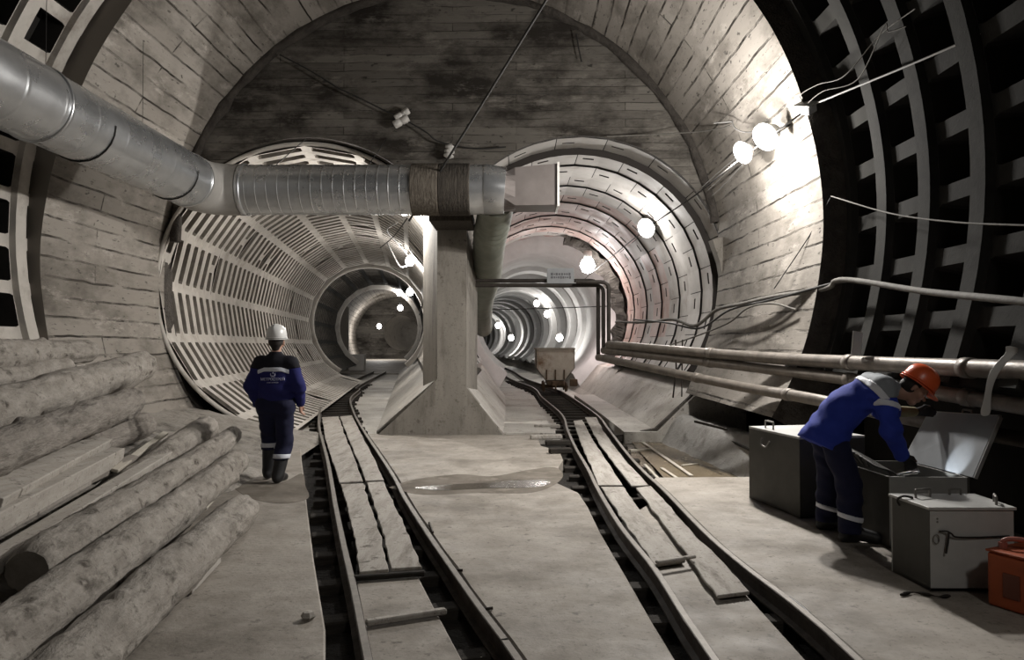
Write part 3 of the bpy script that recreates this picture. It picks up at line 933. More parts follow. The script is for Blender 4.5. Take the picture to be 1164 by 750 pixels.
gl, gr_ = 'walkway planks on the left track', 'walkway planks on the right track'
plank([(366, 474), (370, 500), (386, 548)], [(385, 473), (392, 494), (406, 528), (412, 546)], 'left far walkway plank on the left track, at the portal', gl, seed=1)
plank([(386.5, 473), (396, 498), (409, 528), (416, 546)], [(400, 472), (410, 492), (426, 522), (436, 545)], 'right far walkway plank on the left track, at the portal', gl, seed=2)
plank([(387, 550), (390.5, 560), (402, 606), (409, 650)], [(413, 549), (416, 560), (433, 609), (441, 647)], 'left near walkway plank on the left track, its end facing the camera', gl, seed=3)
plank([(417, 548), (421, 560), (437, 611), (444.5, 646)], [(436, 547), (442, 560), (464, 606), (479, 644)], 'right near walkway plank on the left track, with a dark knot near its end', gl, seed=4)
plank([(652, 478), (658, 498), (674, 536), (680, 551)], [(662, 477), (674, 500), (693, 528), (708, 551)], 'left far walkway plank on the right track, at the tunnel mouth', gr_, seed=5)
plank([(665, 474), (681, 504), (701, 530), (718, 552)], [(678, 474), (686, 490), (710, 522), (738, 551)], 'right far walkway plank on the right track, at the tunnel mouth', gr_, seed=6)
plank([(683, 553), (707, 589), (744, 641)], [(709, 553), (734, 589), (779, 636)], 'left near walkway plank on the right track, with chipped edges', gr_, seed=7)
plank([(723, 554), (750, 589), (786, 637), (815, 677)], [(740, 552), (755, 568), (788, 606), (819, 635), (853, 672)], 'right near walkway plank on the right track, reaching closest to the camera', gr_, seed=8)
for pa, pb, lab in (((416, 708), (507, 694), 'wooden cross batten between the left track rails, nearest the camera'),
                    ((402, 657), (483, 651), 'dark spacer rod across the left track at the plank ends')):
    a, b = world((pa, pb), 0.02)
    o = MB().beam(a, b, 0.05, 0.036).build('cross_batten', M['sleeper'] if 'dark' in lab else M['plank'], bevel=0.008, seg=1)
    o.location.z = 0.0
    tag(o, lab, 'batten')
a, b = world(((746, 640), (790, 633)), 0.05)
tag(MB().beam(a + Vector((0, 0, 0.006)), b + Vector((0, 0, 0.006)), 0.045, 0.022).build('cross_batten', M['plank'], bevel=0.008, seg=1), 'small splintered batten lying across the right track planks', 'batten')
for (pa, pb, lab) in (((519, 648), (526, 648), 'short bolt end by the left track, beside the plank ends'), ((551, 692), (560, 691), 'short bolt end by the left track, nearest the camera'), ((488, 594), (492, 605), 'bent wire stub beside the left track inner rail')):
    a, b = world((pa, pb), 0.012)
    tag(MB().tube([a, b], 0.010, 8).build('bolt', M['rail']), lab, 'bolt')
a, b = world(((897, 679), (924, 702)), 0.012)
tag(MB().tube(smooth_path([a, a.lerp(b, 0.5) + Vector((0.01, 0, 0)), b]), 0.011, 8).build('steel_bar', M['wireblack']), 'short dark steel bar lying along the outer rail of the right track', 'bar')
p = world(((1024, 676), (1037, 673), (1052, 675), (1068, 678), (1080, 677)), 0.012)
tag(MB().tube(smooth_path(p), [0.008 + 0.005 * math.sin(i * 0.5) for i in range(33)], 7).build('stick', M['sleeper']), 'thin crooked stick on the floor before the pale front chest', 'stick')
p = gnd(373, 704, 0)
o = MB().lathe([(0.001, 0.05), (0.03, 0.045), (0.045, 0.02), (0.03, 0), (0.001, 0)], (0, 0, 0), None, 6, False).build('stone', M['plank'])
o.location = (p.x, p.y, 0.0); tag(o, 'small pale stone on the left slab edge beside the left track', 'stone')
o.location.x -= 0.12

# puddles on the middle slab and in the mud
def puddle(name, pts, z, lab, mat_):
    w = [(p.x, p.y) for p in world(pts, z)]
    w2 = [(q.x, q.y) for q in smooth_path([(x, y, 0) for x, y in w] + [(w[0][0], w[0][1], 0)], 5)][:-1]
    o = MB().prism(w2, z - 0.004, z).build(name, mat_)
    return tag(o, lab, 'puddle', kind='stuff')


puddle('wet_patch', [(442, 554), (470, 545), (520, 539), (560, 541), (600, 534), (630, 531), (640, 540), (628, 552), (600, 560), (540, 560), (480, 562)], 0.002, 'damp dark patch across the middle slab around the puddle', M['damp'])
puddle('puddle', [(470, 554), (500, 551), (540, 549), (565, 548), (580, 546), (607, 545), (624, 546), (622, 551), (600, 554), (550, 555), (500, 557)], 0.005, 'shallow reflecting puddle across the middle floor slab', M['water'])
puddle('wet_patch', [(262, 552), (290, 545), (318, 549), (343, 538), (347, 552), (350, 566), (320, 572), (285, 566)], 0.002, 'dark damp patch on the left slab at the feet of the walking worker', M['damp'])
puddle('puddle', [(714, 497), (745, 495), (790, 517), (850, 548), (848, 555), (800, 555), (768, 554), (745, 532), (726, 512)], -0.135, 'brown muddy puddle between the right track and the silt bank', M['mudwater'])
for i, (pa, pb, r, lab) in enumerate((((716, 499), (738, 500), 0.02, 'pale batten at the tunnel floor edge above the brown puddle'),
                                      ((716, 512), (741, 511), 0.03, 'whitish wet board end in the brown puddle by the rail'),
                                      ((731, 503), (786, 541), 0.022, 'long slanting lath lying across the brown puddle'),
                                      ((752, 532), (784, 553), 0.018, 'short lath in the near corner of the brown puddle'),
                                      ((775, 529), (794, 527), 0.016, 'thin lath crossing the middle of the brown puddle'),
                                      ((733, 528), (757, 553), 0.016, 'lath alongside the outer rail by the brown puddle'))):
    a, b = world((pa, pb), -0.125)
    o = MB().beam(a, b, r * 2.6, r * 1.2).build('lath', M['splinter'], bevel=0.004, seg=1)
    tag(o, lab, 'lath', 'laths in the brown puddle')
for pa, pb, lab in (((790, 479), (826, 488), 'dark stick on the silt bank, the upper one'), ((822, 497), (852, 511), 'dark stick on the silt bank, against the dark chest')):
    a = at(*pa, 11.2); b = at(*pb, 10.0)
    tag(MB().beam(a, b, 0.03, 0.03).build('stick', M['sleeper']), lab, 'stick')

# ================================================================== LOG PILE
def log(name, a, b, r0, r1, lab, mat_='bark', seed=0, knots=0, bend=0.0, cat='log'):
    a, b = Vector(a), Vector(b)
    d = (b - a); L = d.length; d.normalize(); x, z = frame(d)
    nl, ns = max(10, int(L / 0.04)), 40
    rr = random.Random(seed)
    kn = [(rr.uniform(0.1, 0.92) * L, rr.uniform(0, 2 * PI), rr.uniform(0.03, 0.06)) for _ in range(knots)]
    vs = []; uvs = []
    for i in range(nl + 1):
        s = L * i / nl
        c = a + d * s + x * (bend * math.sin(PI * s / L)) + x * 0.02 * mnoise.noise((s, seed, 0)) + z * 0.015 * mnoise.noise((s, seed, 5))
        rad = r0 + (r1 - r0) * i / nl
        e = min(s, L - s)
        rad *= 1 - 0.22 * math.exp(-e / 0.05)
        for k in range(ns):
            t = 2 * PI * k / ns
            q = rad * (1 + 0.13 * mnoise.noise((math.cos(t) * 1.3 + seed, math.sin(t) * 1.3, s * 1.4)) + 0.09 * mnoise.noise((math.cos(t) * 4 + seed, math.sin(t) * 4, s * 4)) + 0.05 * mnoise.noise((math.cos(t) * 9 + seed, math.sin(t) * 9, s * 11)))
            for ks, kt, kr in kn:
                dd = ((s - ks) ** 2 + (rad * ((t - kt + PI) % (2 * PI) - PI)) ** 2) / (kr * kr)
                q += 0.035 * math.exp(-dd)
            vs.append(c + (x * math.cos(t) + z * math.sin(t)) * q)
    fs = []; us = []
    for i in range(nl):
        for k in range(ns):
            k2 = (k + 1) % ns
            fs.append((i * ns + k, i * ns + k2, (i + 1) * ns + k2, (i + 1) * ns + k))
            c = 2 * PI * r0
            us.append([(L * i / nl + seed, c * k / ns), (L * i / nl + seed, c * (k + 1) / ns), (L * (i + 1) / nl + seed, c * (k + 1) / ns), (L * (i + 1) / nl + seed, c * k / ns)])
    o = MB().add(vs, fs, us, True).build(name, M[mat_])
    tag(o, lab, cat, 'timber in the pile along the left wall')
    for i, off in ((0, -0.002), (nl, 0.002)):
        ring = [v + d * off for v in vs[i * ns:(i + 1) * ns]]
        c = sum(ring, Vector()) / ns + d * (0.012 if i else -0.012)
        MB().add(ring + [c], [(k, (k + 1) % ns, ns) for k in range(ns)], None, True).build('cut_end', M['logend'] if not i else M['bark'], o)
    return o


log('log', (-1.99, 3.0, 0.155), (-2.44, 6.62, 0.165), 0.158, 0.150, 'knotty pale log lying on the floor, nearest the left track', seed=11, knots=9)
log('log', (-2.33, 3.0, 0.225), (-3.22, 8.55, 0.30), 0.165, 0.145, 'long thick log second from the left track, behind the knotty one', seed=23, knots=3, bend=0.03)
log('log', (-2.90, 4.40, 0.28), (-3.42, 9.0, 0.54), 0.160, 0.108, 'log third from the left track, its dark sawn end turned to the camera', seed=31, knots=2)
log('log', at(112, 572, 6.6), at(238, 483, 9.2), 0.125, 0.150, 'log with a dark bark scar at its far end, fourth from the left track', seed=47, knots=2)
log('log', (-3.45, 4.2, 0.83), (-4.42, 8.5, 0.98), 0.165, 0.165, 'dark rough bark log on the pile, just above the sawn timbers', 'barkdark', 61, 5)
log('log', (-4.30, 5.6, 1.00), (-5.0, 9.9, 1.36), 0.215, 0.20, 'thickest smooth log high on the pile, leaning into the boarded wall', seed=73, knots=2)
log('log', (-4.15, 5.4, 0.58), (-4.62, 9.2, 0.64), 0.17, 0.16, 'bark log low in the pile behind the sawn timbers, ending short of the portal', 'barkdark', 83, 4)
log('log', (-5.0, 6.3, 1.22), (-5.45, 8.9, 1.36), 0.15, 0.13, 'short log end between the thickest log and the top log', seed=97, knots=2)
log('log', (-5.2, 6.6, 1.50), (-5.62, 9.7, 1.55), 0.17, 0.15, 'topmost log of the pile, under the ribbed wall lining', seed=101, knots=3)


def timber(a, b, w, h, lab, roll=0.0, seed=0, mat_='beam', name='sawn_timber', cat='timber'):
    o = MB().beam(a, b, w, h, roll).build(name, M[mat_], bevel=0.010, seg=2)
    return tag(o, lab, cat, 'timber in the pile along the left wall')


timber(at(-40, 660, 4.15), at(205, 508, 8.4), 0.13, 0.11, 'long narrow sawn timber, lowest on the pile, over the dark log end', 0.1)
timber(at(-30, 604, 4.35), at(133, 517, 7.4), 0.13, 0.15, 'square sawn timber in the middle of the pile, its bright end showing', 0.1)
timber(at(-30, 574, 4.6), at(108, 503, 7.6), 0.30, 0.14, 'wide sawn timber, upper one of the two bright ended beams', 0.25)
timber(at(-30, 620, 4.6), at(100, 548, 6.4), 0.06, 0.05, 'thin sawn lath tucked under the square timber', 0.1)
timber(at(82, 554, 6.4), at(152, 520, 7.6), 0.09, 0.06, 'dark short plank wedged under the square timber end', 0.2, mat_='barkdark')
timber(at(130, 535, 7.0), at(188, 492, 9.0), 0.07, 0.035, 'pale split strip lying between the logs by the portal', 0.3, mat_='splinter')
timber(at(0, 693, 4.0), at(54, 665, 4.4), 0.04, 0.03, 'pale splinter caught between the two long logs', 0.2, mat_='splinter')
timber(gnd(212, 672, 0.03), gnd(246, 636, 0.03), 0.07, 0.05, 'small board end on the floor against the knotty log', 0.0, mat_='plank')
timber(at(232, 578, 6.95), at(258, 548, 7.6), 0.05, 0.03, 'broken strip of wood under the second log', 0.2, mat_='splinter')

# ================================================================== VENTILATION DUCT
DX, DZ, DR, DY = -5.0, 4.14, 0.40, 11.9
duct = empty('ventilation_duct', (DX, DY, DZ - DR), 'large silver ventilation duct running from the left and across above the portals', 'duct')


def ridged(a, b, r, step, h, ends=True):
    a, b = Vector(a), Vector(b); L = (b - a).length; n = int(L / step); pts = []; rs_ = []
    for i in range(n):
        for f, q in ((0.0, 0), (0.03, 0), (0.90, 0), (0.93, 0), (0.945, h), (0.985, h)):
            pts.append(a.lerp(b, (i + f) / n)); rs_.append(r + q)
    pts.append(b); rs_.append(r)
    return pts, rs_


p, q = ridged((DX, 1.5, DZ), (DX, DY - 0.75, DZ), DR, 0.6, 0.0025)
MB().tube(p, q, 40).build('spiral_section', M['galv'], duct)
p, q = ridged((DX + 0.55, DY, DZ), (-1.66, DY, DZ), DR, 0.172, 0.005)
MB().tube(p, q, 40).build('spiral_section', M['galv'], duct)
el = [(DX, DY - 0.76, DZ), (DX, DY - 0.5, DZ)]
for i in range(9):
    t = PI / 2 * i / 8
    el.append((DX + 0.42 * (1 - math.cos(t)), DY - 0.42 + 0.42 * math.sin(t), DZ))
el.append((DX + 0.56, DY, DZ))
e = MB().tube(el, DR + 0.012, 40).build('elbow', M['galv_dull'], duct); e['label'] = 'dull grey elbow collar'
for y in (4.6, 7.6, DY - 0.77):
    MB().tube([(DX, y - 0.03, DZ), (DX, y - 0.025, DZ), (DX, y + 0.025, DZ), (DX, y + 0.03, DZ)], [DR, DR + 0.014, DR + 0.014, DR], 40, False).build('joint_band', M['galv'], duct)
x0 = DX + 0.6
MB().tube([(x0 - 0.03, DY, DZ), (x0 - 0.025, DY, DZ), (x0 + 0.04, DY, DZ), (x0 + 0.045, DY, DZ)], [DR, DR + 0.016, DR + 0.016, DR], 40, False).build('joint_band', M['galv'], duct)
# outlet: flanged stub, tilted bright collar, sheet hood
MB().tube([(-1.66, DY, DZ), (-0.74, DY, DZ), (-0.50, DY, DZ)], DR, 40).build('outlet_stub', M['galv'], duct)
MB().tube([(-0.52, DY, DZ), (-0.5, DY, DZ), (-0.18, DY, DZ - 0.02)], [DR + 0.005, DR + 0.012, DR - 0.03], 40).build('bright_collar', M['galv'], duct)
hood = MB()
hp = []
for k in range(24):
    t = 2 * PI * k / 24
    hp.append((math.cos(t), math.sin(t)))
a = [Vector((-0.20, DY + 0.34 * c, DZ - 0.02 + 0.34 * s)) for c, s in hp]
def sq(c, s, w, h):
    m = max(abs(c), abs(s)); return c / m * w, s / m * h
b_ = [Vector((-0.02, DY + sq(c, s, 0.30, 0.30)[0], DZ - 0.01 + sq(c, s, 0.3, 0.30)[1])) for c, s in hp]
c_ = [Vector((0.66, DY + sq(c, s, 0.33, 0.30)[0], DZ + 0.02 + sq(c, s, 0.3, 0.325)[1])) for c, s in hp]
vs = a + b_ + c_
hood.add(vs, [(i * 24 + k, i * 24 + (k + 1) % 24, (i + 1) * 24 + (k + 1) % 24, (i + 1) * 24 + k) for i in range(2) for k in range(24)])
h = hood.build('outlet_hood', M['hood'], duct); m = h.modifiers.new('solid', 'SOLIDIFY'); m.thickness = 0.012; h['label'] = 'brownish sheet metal outlet hood'
rim = MB()
cor = [Vector((0.66, DY + sx * 0.335, DZ + 0.02 + sz * 0.33)) for sx, sz in ((-1, -1), (1, -1), (1, 1), (-1, 1))]
for i in range(4): rim.beam(cor[i], cor[(i + 1) % 4], 0.035, 0.035)
r_ = rim.build('hood_rim', M['porcelain'], h); r_['label'] = 'pale rim of the hood'
for y in (5.2, 8.4, 10.6):
    MB().tube([(DX + 0.41 * math.cos(t), y, DZ + 0.41 * math.sin(t)) for t in [R(a) for a in range(-180, 1, 15)]] , 0.01, 6).build('hanger_strap', M['wireblack'], duct)
    MB().tube([(DX - 0.41, y, DZ), (DX - 0.41, y, DZ + 1.9)], 0.004, 6).build('hanger_rod', M['wireblack'], duct)
for x in (-3.9, -2.4):
    MB().tube([(x, DY, DZ + 0.4), (x, YE - 0.02, DZ + 1.3)], 0.008, 6).build('hanger_rod', M['wireblack'], duct)

# corrugated flexible sections above the pillar, and a dark block under them
for xa, xb, mt, lb_ in ((-1.68, -1.24, 'oldwood', 'brownish corrugated flexible section'), (-1.24, -0.74, 'darkwood', 'black corrugated flexible section')):
    P_, r_ = [], []
    n_ = int((xb - xa) / 0.022)
    for i in range(n_ + 1):
        P_.append((xa + (xb - xa) * i / n_, DY, DZ)); r_.append(DR + 0.012 + (0.010 if i % 2 else 0))
    MB().tube(P_, r_, 40).build('flexible_section', M[mt], duct)['label'] = lb_
hb = MB().box((-1.12, 13.0, 3.83), (0.72, 1.1, 0.20)).build('dark_block', M['darkwood'], bevel=0.01)
tag(hb, 'dark block under the duct at the head of the pillar', 'block')

# soft sleeve leading from the outlet down into the right tunnel
sp = smooth_path([(-0.33, DY + 0.30, 4.02), (-0.40, DY + 1.0, 3.80), (-0.50, 13.6, 3.55), (-0.62, 15.5, 3.1), (-0.85, 18, 2.75), (-1.0, 21, 2.4), (-1.1, 24.5, 2.2)], 10)
tag(MB().tube(sp, [0.30 + 0.012 * math.sin(i * 2.2) for i in range(len(sp))], 20).build('ventilation_sleeve', M['sleeve']), 'limp grey green ventilation sleeve drooping into the right tunnel behind the pillar', 'duct')
# ================================================================== PIPES
def pipe(name, pts, r, material, lab, n=1, couplings=(), seg=14):
    root = empty(name, pts[0], lab, 'pipe')
    P = [Vector(p) for p in pts]
    # rounded bends
    Q = [P[0]]
    for i in range(1, len(P) - 1):
        u = (P[i - 1] - P[i]); w = (P[i + 1] - P[i]); k = min(0.14, u.length * 0.4, w.length * 0.4)
        a = P[i] + u.normalized() * k; b = P[i] + w.normalized() * k
        for t in (0, 0.25, 0.5, 0.75, 1):
            Q.append((a.lerp(P[i], t)).lerp(P[i].lerp(b, t), t))
    Q.append(P[-1])
    # horizontal/vertical part is dark, the part along the wall bare steel: one material each
    MB().tube(Q, r, seg).build('pipe_body', material, root)
    for f in couplings:
        a, b = P[-2], P[-1]; c = a.lerp(b, f); d = (b - a).normalized()
        MB().tube([c - d * 0.05, c - d * 0.045, c + d * 0.045, c + d * 0.05], [r, r * 1.16, r * 1.16, r], seg, False).build('coupling', material, root)
    return root


yb = 13.75
top1, top2 = at(560, 319, yb).z, at(560, 325, yb).z
x0 = at(541, 320, yb).x
# the pipes that cross the tunnel mouth, drop, and turn to run along the right wall
pp = [
    (top1, (680, 406), (690, 407), [(830, 437, 10.2), (905, 450, 8.5), (965, 462, 7.7), (1060, 481, 6.85), (1164, 500, 6.1)], 0.066, 'lowest steel pipe of the three along the right wall'),
    (top2, (686, 398), (697, 400), [(850, 417, 10.1), (985, 434, 7.6), (1164, 462, 5.6)], 0.066, 'middle steel pipe of the three along the right wall'),
    (top2 + 0.02, (692, 392), (702, 393), [(850, 405, 10.1), (985, 413, 7.6), (1164, 421, 5.5)], 0.076, 'uppermost steel pipe of the three along the right wall'),
]
for i, (tz, el_, st_, run, rad, lab) in enumerate(pp):
    yo = yb - 0.14 * i
    e = at(*el_, yo)
    pts = [(e.x, yo, e.z)] + [tuple(at(*q)) for q in run]
    a, b = Vector(pts[-2]), Vector(pts[-1])
    pts.append(tuple(b + (b - a) * 1.6))
    root = empty('steel_pipe', pts[0], lab, 'pipe', 'pipes along the right wall')
    MB().tube(smooth_path(pts, 8), rad, 16).build('pipe_body', M['pipe'], root)
    sp = smooth_path(pts, 8)
    for k in (6, 15, 22):
        c = sp[k]; d = (sp[k + 1] - sp[k]).normalized()
        MB().tube([c - d * 0.06, c - d * 0.055, c + d * 0.055, c + d * 0.06], [rad, rad * 1.15, rad * 1.15, rad], 16, False).build('coupling', M['pipe'], root)
    # dark riser and crossing
    r2 = 0.036
    if i == 0: Pp = [(x0, yo, tz), (e.x, yo, tz), (e.x, yo, e.z - 0.02), (e.x + 0.12, yo - 0.06, e.z - 0.01)]
    elif i == 1: Pp = [(x0, yo, tz), (e.x, yo, tz), (e.x, yo, e.z + 0.0), (e.x + 0.14, yo - 0.08, e.z - 0.005)]
    else: Pp = [(at(655, 320, yo).x, yo, tz + 0.03), (e.x, yo, tz + 0.03), (e.x, yo, e.z), (e.x + 0.15, yo - 0.09, e.z)]
    labs = ('dark pipe crossing the right tunnel mouth, topmost, with the left riser', 'dark pipe crossing the right tunnel mouth, lower, with the middle riser', 'short dark pipe with the rightmost riser at the tunnel mouth')
    pipe('riser_pipe', Pp, r2, M['pipedark'], labs[i])
# pipe support brackets standing on the silt by the pipes
for px, y, lab in ((768, 12.0, 'thin pipe stand wired to the pipes just right of the tunnel lip'),):
    a = at(px, 386, y); b = at(px - 3, 452, y)
    o = empty('pipe_stand', b, lab, 'stand')
    MB().tube([a, a.lerp(b, 0.5) + Vector((0.03, 0, 0)), b], 0.014, 8).build('post', M['pipedark'], o)
    MB().tube([a + Vector((0.10, -0.05, 0.0)), b + Vector((0.13, -0.05, 0.02))], 0.012, 8).build('post', M['pipedark'], o)
    MB().tube([a + Vector((-0.03, 0, -0.2)), a + Vector((0.14, -0.06, -0.17))], 0.012, 8).build('cross_bar', M['pipedark'], o)

# grey sign plate on the crossing pipes
p = at(637, 316, yb - 0.1)
sg = empty('sign_plate', (p.x, yb - 0.12, p.z - 0.17), 'small grey sign plate hung on the dark crossing pipes', 'sign')
MB().box((p.x, yb - 0.12, p.z), (0.50, 0.02, 0.36)).build('plate', M['plate'], sg, bevel=0.006)


def text(body, size, loc, rot, material, parent, name='lettering', ext=0.002, sx=1.0):
    cu = bpy.data.curves.new('t', 'FONT'); cu.body = body; cu.size = size; cu.align_x = 'CENTER'; cu.align_y = 'CENTER'; cu.extrude = ext
    t = bpy.data.objects.new('t', cu); COL.objects.link(t)
    bpy.context.view_layer.update()
    me = bpy.data.meshes.new_from_object(t.evaluated_get(bpy.context.evaluated_depsgraph_get()))
    bpy.data.objects.remove(t)
    o = link(name, me, material, None)
    o.matrix_world = Matrix.Translation(Vector(loc)) @ Euler(rot).to_matrix().to_4x4() @ Matrix.Diagonal((sx, 1, 1, 1))
    if parent is not None:
        bpy.context.view_layer.update()
        mw = o.matrix_world.copy(); o.parent = parent; o.matrix_parent_inverse = parent.matrix_world.inverted(); o.matrix_world = mw
    return o


# two smudged dark lines of print, unreadable in the photo: drawn as broken dashes
mk = MB(); rr = random.Random(2)
for row, z in ((0, 0.07), (1, 0.01)):
    x = -0.18
    while x < 0.18:
        w = rr.uniform(0.02, 0.045)
        mk.box((p.x + x + w / 2, yb - 0.132, p.z + z), (w, 0.003, rr.uniform(0.03, 0.05))); x += w + 0.012
mk.build('print_marks', M['plateink'], sg)

# ================================================================== LAMPS
def light(name, loc, w, parent=None, r=0.08, c=(1, 0.96, 0.91), kind='POINT', **kw):
    d = bpy.data.lights.new(name, kind); d.energy = w; d.color = c
    if kind == 'AREA': d.size = r
    else: d.shadow_soft_size = r
    for k, v in kw.items(): setattr(d, k, v)
    o = bpy.data.objects.new(name, d); COL.objects.link(o); o.location = loc
    if parent is not None:
        bpy.context.view_layer.update()
        o.parent = parent; o.matrix_parent_inverse = parent.matrix_world.inverted()
    return o


def floodlight(loc, aim, watts, lab, grp=None, s=1.0, bulb='bulb'):
    loc = Vector(loc); aim = Vector(aim).normalized()
    q = aim.to_track_quat('Z', 'Y').to_matrix()
    root = empty('floodlight', loc, lab, 'lamp', grp)
    MB().lathe([(0.001, -0.10), (0.06, -0.10), (0.075, -0.05), (0.11, 0.0), (0.115, 0.012), (0.105, 0.014)], loc, q @ Matrix.Scale(s, 3), 20).build('housing', M['fixture'], root)
    MB().lathe([(0.001, 0.035), (0.05, 0.030), (0.09, 0.016), (0.104, 0.004)], loc, q @ Matrix.Scale(s, 3), 20).build('lamp_glass', M[bulb], root)
    MB().tube([loc + q @ Vector((0.12 * s, 0, 0)), loc + q @ Vector((0.125 * s, 0, -0.14 * s)), loc + q @ Vector((-0.125 * s, 0, -0.14 * s)), loc + q @ Vector((-0.12 * s, 0, 0))], 0.009, 6).build('bracket', M['wireblack'], root)
    # the reflector throws most of the light forward, some spills sideways on the wall
    light('lamp_light', loc + aim * 0.25 * s, watts * 0.48, root, 0.08)
    sl_ = light('lamp_beam', loc + aim * 0.2 * s, watts, root, 0.08, (1, 0.96, 0.91), 'SPOT', spot_size=R(150), spot_blend=0.6)
    sl_.rotation_euler = (-aim).to_track_quat('Z', 'Y').to_euler()
    return root


def bulb_lamp(loc, watts, lab, grp, r=0.08, mat_='bulbfar', c=(1, 0.96, 0.91)):
    loc = Vector(loc)
    root = empty('tunnel_lamp', loc, lab, 'lamp', grp)
    MB().lathe([(0.001, -r), (r * 0.6, -r * 0.8), (r, 0), (r * 0.7, r * 0.75), (r * 0.35, r)], loc, None, 14).build('bulb', M[mat_], root)
    MB().lathe([(r * 0.4, r * 0.9), (r * 0.55, r * 1.1), (r * 0.55, r * 1.9), (0.001, r * 1.9)], loc, None, 12).build('lamp_holder', M['fixture'], root)
    light('lamp_light', loc + Vector((0, 0, -r - 0.05)), watts, root, r, c)
    return root


def on_wall(px, py, y, back=0.0):
    p = at(px, py, y); return p


W1, W2 = at(845, 173, 10.35), at(871, 155, 9.65)
floodlight(W1, (-1, -0.45, -0.62), LW, 'lit floodlight on the right boarded wall, the lower one nearer the end wall', 'floodlights on the right wall', 1.45)
floodlight(W2, (-1, -0.55, -0.72), LW, 'lit floodlight on the right boarded wall, the upper one', 'floodlights on the right wall', 1.7)  # both wall lamps scaled up to stand in for bloom
# unlit white lamp box at the edge of the boards
p = at(916, 124, 9.0)
lb = empty('lamp_box', p, 'unlit white lamp box at the edge of the boarded right wall', 'lamp')
q = Euler((0.3, -0.5, 0.5)).to_matrix()
MB().box(p, (0.16, 0.2, 0.10), q).build('housing', M['fixture'], lb, bevel=0.012)
MB().box(p + q @ Vector((0, 0, 0.062)), (0.19, 0.23, 0.02), q).build('top_flange', M['fixture'], lb, bevel=0.005)

lt = 'lamps inside the left tunnel'
for px, py, y, w, lab in ((466, 297, 24.0, 380, 'brightest lamp of the left tunnel, nearest, with a hanging loop of cable'),
                          (466, 332, 34.8, 240, 'lamp on the first bright rim inside the left tunnel'),
                          (454, 333, 44.5, 60, 'lamp on the second bright rim inside the left tunnel'),
                          (455, 350, 56.0, 50, 'small lamp past the second rim of the left tunnel'),
                          (431, 371, 86.0, 1500, 'lamp hanging in the far hall beyond the left tunnel')):
    p = at(px, py, y)
    bulb_lamp(p, w, lab, lt, 0.11 + 0.002 * y)
bulb_lamp((-2.35, 15.4, 4.42), 480, 'lamp tucked behind the duct at the mouth of the left tunnel', lt, 0.09)
rt_ = 'lamps inside the right tunnel'
p = at(735, 259, 17.2)
floodlight(p, (-0.7, -0.7, -0.35), 170, 'lit floodlight, enlarged for bloom, on the right flank of the right tunnel', rt_, 2.1)  # oversized, so its shape carries the glow
p = at(668, 302, 24.6)
bulb_lamp(p, 170, 'lit lamp above the crossing pipes in the right tunnel', rt_, 0.26, 'bulbfar', (1, 0.93, 0.9))  # bulb enlarged as a substitute for its halo
for px, py, y, w, lab in ((622, 357, 37, 150, 'pinkish lamp above the mine cart in the right tunnel'), (610, 345, 45, 230, 'lamp deep in the right tunnel, up left of the pinkish one'),
                          (636, 384, 33, 70, 'low lamp beside the mine cart in the right tunnel'), (581, 384, 62, 120, 'low lamp far down the right tunnel'), (566, 370, 76, 200, 'farthest lamp visible in the right tunnel')):
    p = at(px, py, y)
    c = ax_r(y)[0]
    bulb_lamp(p, w, lab, rt_, 0.06 + 0.003 * y, 'bulbpink' if 'pinkish' in lab else 'bulbfar')
# unseen fill spot without fixture, placed behind the photographer
bl = light('lamp_light', (2.6, -2.0, 6.6), BW, None, 0.35, (1, 0.95, 0.89), 'SPOT', spot_size=R(88), spot_blend=1.0)
bl.rotation_euler = (Vector((2.6, -2.0, 6.6)) - Vector((-0.9, 5.4, 0.0))).normalized().to_track_quat('Z', 'Y').to_euler()
light('lamp_light', (2.95, 27.2, 1.9), 90, None, 0.2, (1, 0.85, 0.83))  # unseen pinkish light added inside the rough tunnel stretch

# ================================================================== CABLES AND WIRES
def cable(pts, r, material, lab, name='cable', n=8, cat='cable'):
    o = MB().tube(smooth_path(pts, n), r, 8).build(name, material)
    return tag(o, lab, cat)


def A(l): return [tuple(at(*q)) for q in l]


cable(A([(1240, -28, 5.2), (1164, 16, 5.9), (1050, 67, 7.0), (958, 105, 8.3), (924, 119, 8.95)]), 0.012, M['cablelight'], 'light grey wire stretched across the dark ribbed wall to the lamp box')
cable(A([(924, 119, 8.9), (880, 152, 9.3), (830, 190, 10.3), (790, 222, 11.6), (735, 260, 14.6), (690, 296, 22), (655, 325, 29)]), 0.012, M['cable'], 'black cable running past the floodlights and down into the right tunnel')
cable(A([(1300, 362, 4.2), (1164, 343, 5.1), (1050, 331, 6.7), (975, 319, 8.1), (950, 319, 8.6), (938, 328, 8.9), (880, 337, 10.1), (845, 345, 11.2), (815, 352, 12.6), (790, 370, 13.3), (765, 363, 14.2), (735, 366, 16), (700, 366, 20)]), 0.030, M['cablegrey'], 'thick dusty power cable sagging along the right wall into the tunnel')
cable(A([(980, 318, 8.0), (948, 322, 8.7), (880, 340, 10.0), (830, 352, 11.8), (795, 373, 13.1), (760, 367, 14.3), (720, 363, 17)]), 0.018, M['cable'], 'thin black cable twisted below the thick power cable')
cable(A([(905, 352, 9.4), (878, 345, 10.0), (850, 350, 10.8), (826, 368, 12), (780, 386, 13.2), (745, 397, 13.4)]), 0.014, M['cablegrey'], 'loose grey cable drooping from the right wall to the pipes')
cable(A([(944, 225, 8.9), (920, 268, 9.4), (880, 328, 10.1)]), 0.007, M['cable'], 'thin slanting wire on the boarded right wall')
cable(A([(945, 223, 8.9), (1010, 242, 7.5), (1080, 252, 6.4), (1164, 256, 5.4), (1260, 258, 4.6)]), 0.008, M['cablegrey'], 'thin wire strung over the dark ribs, below the light wire')
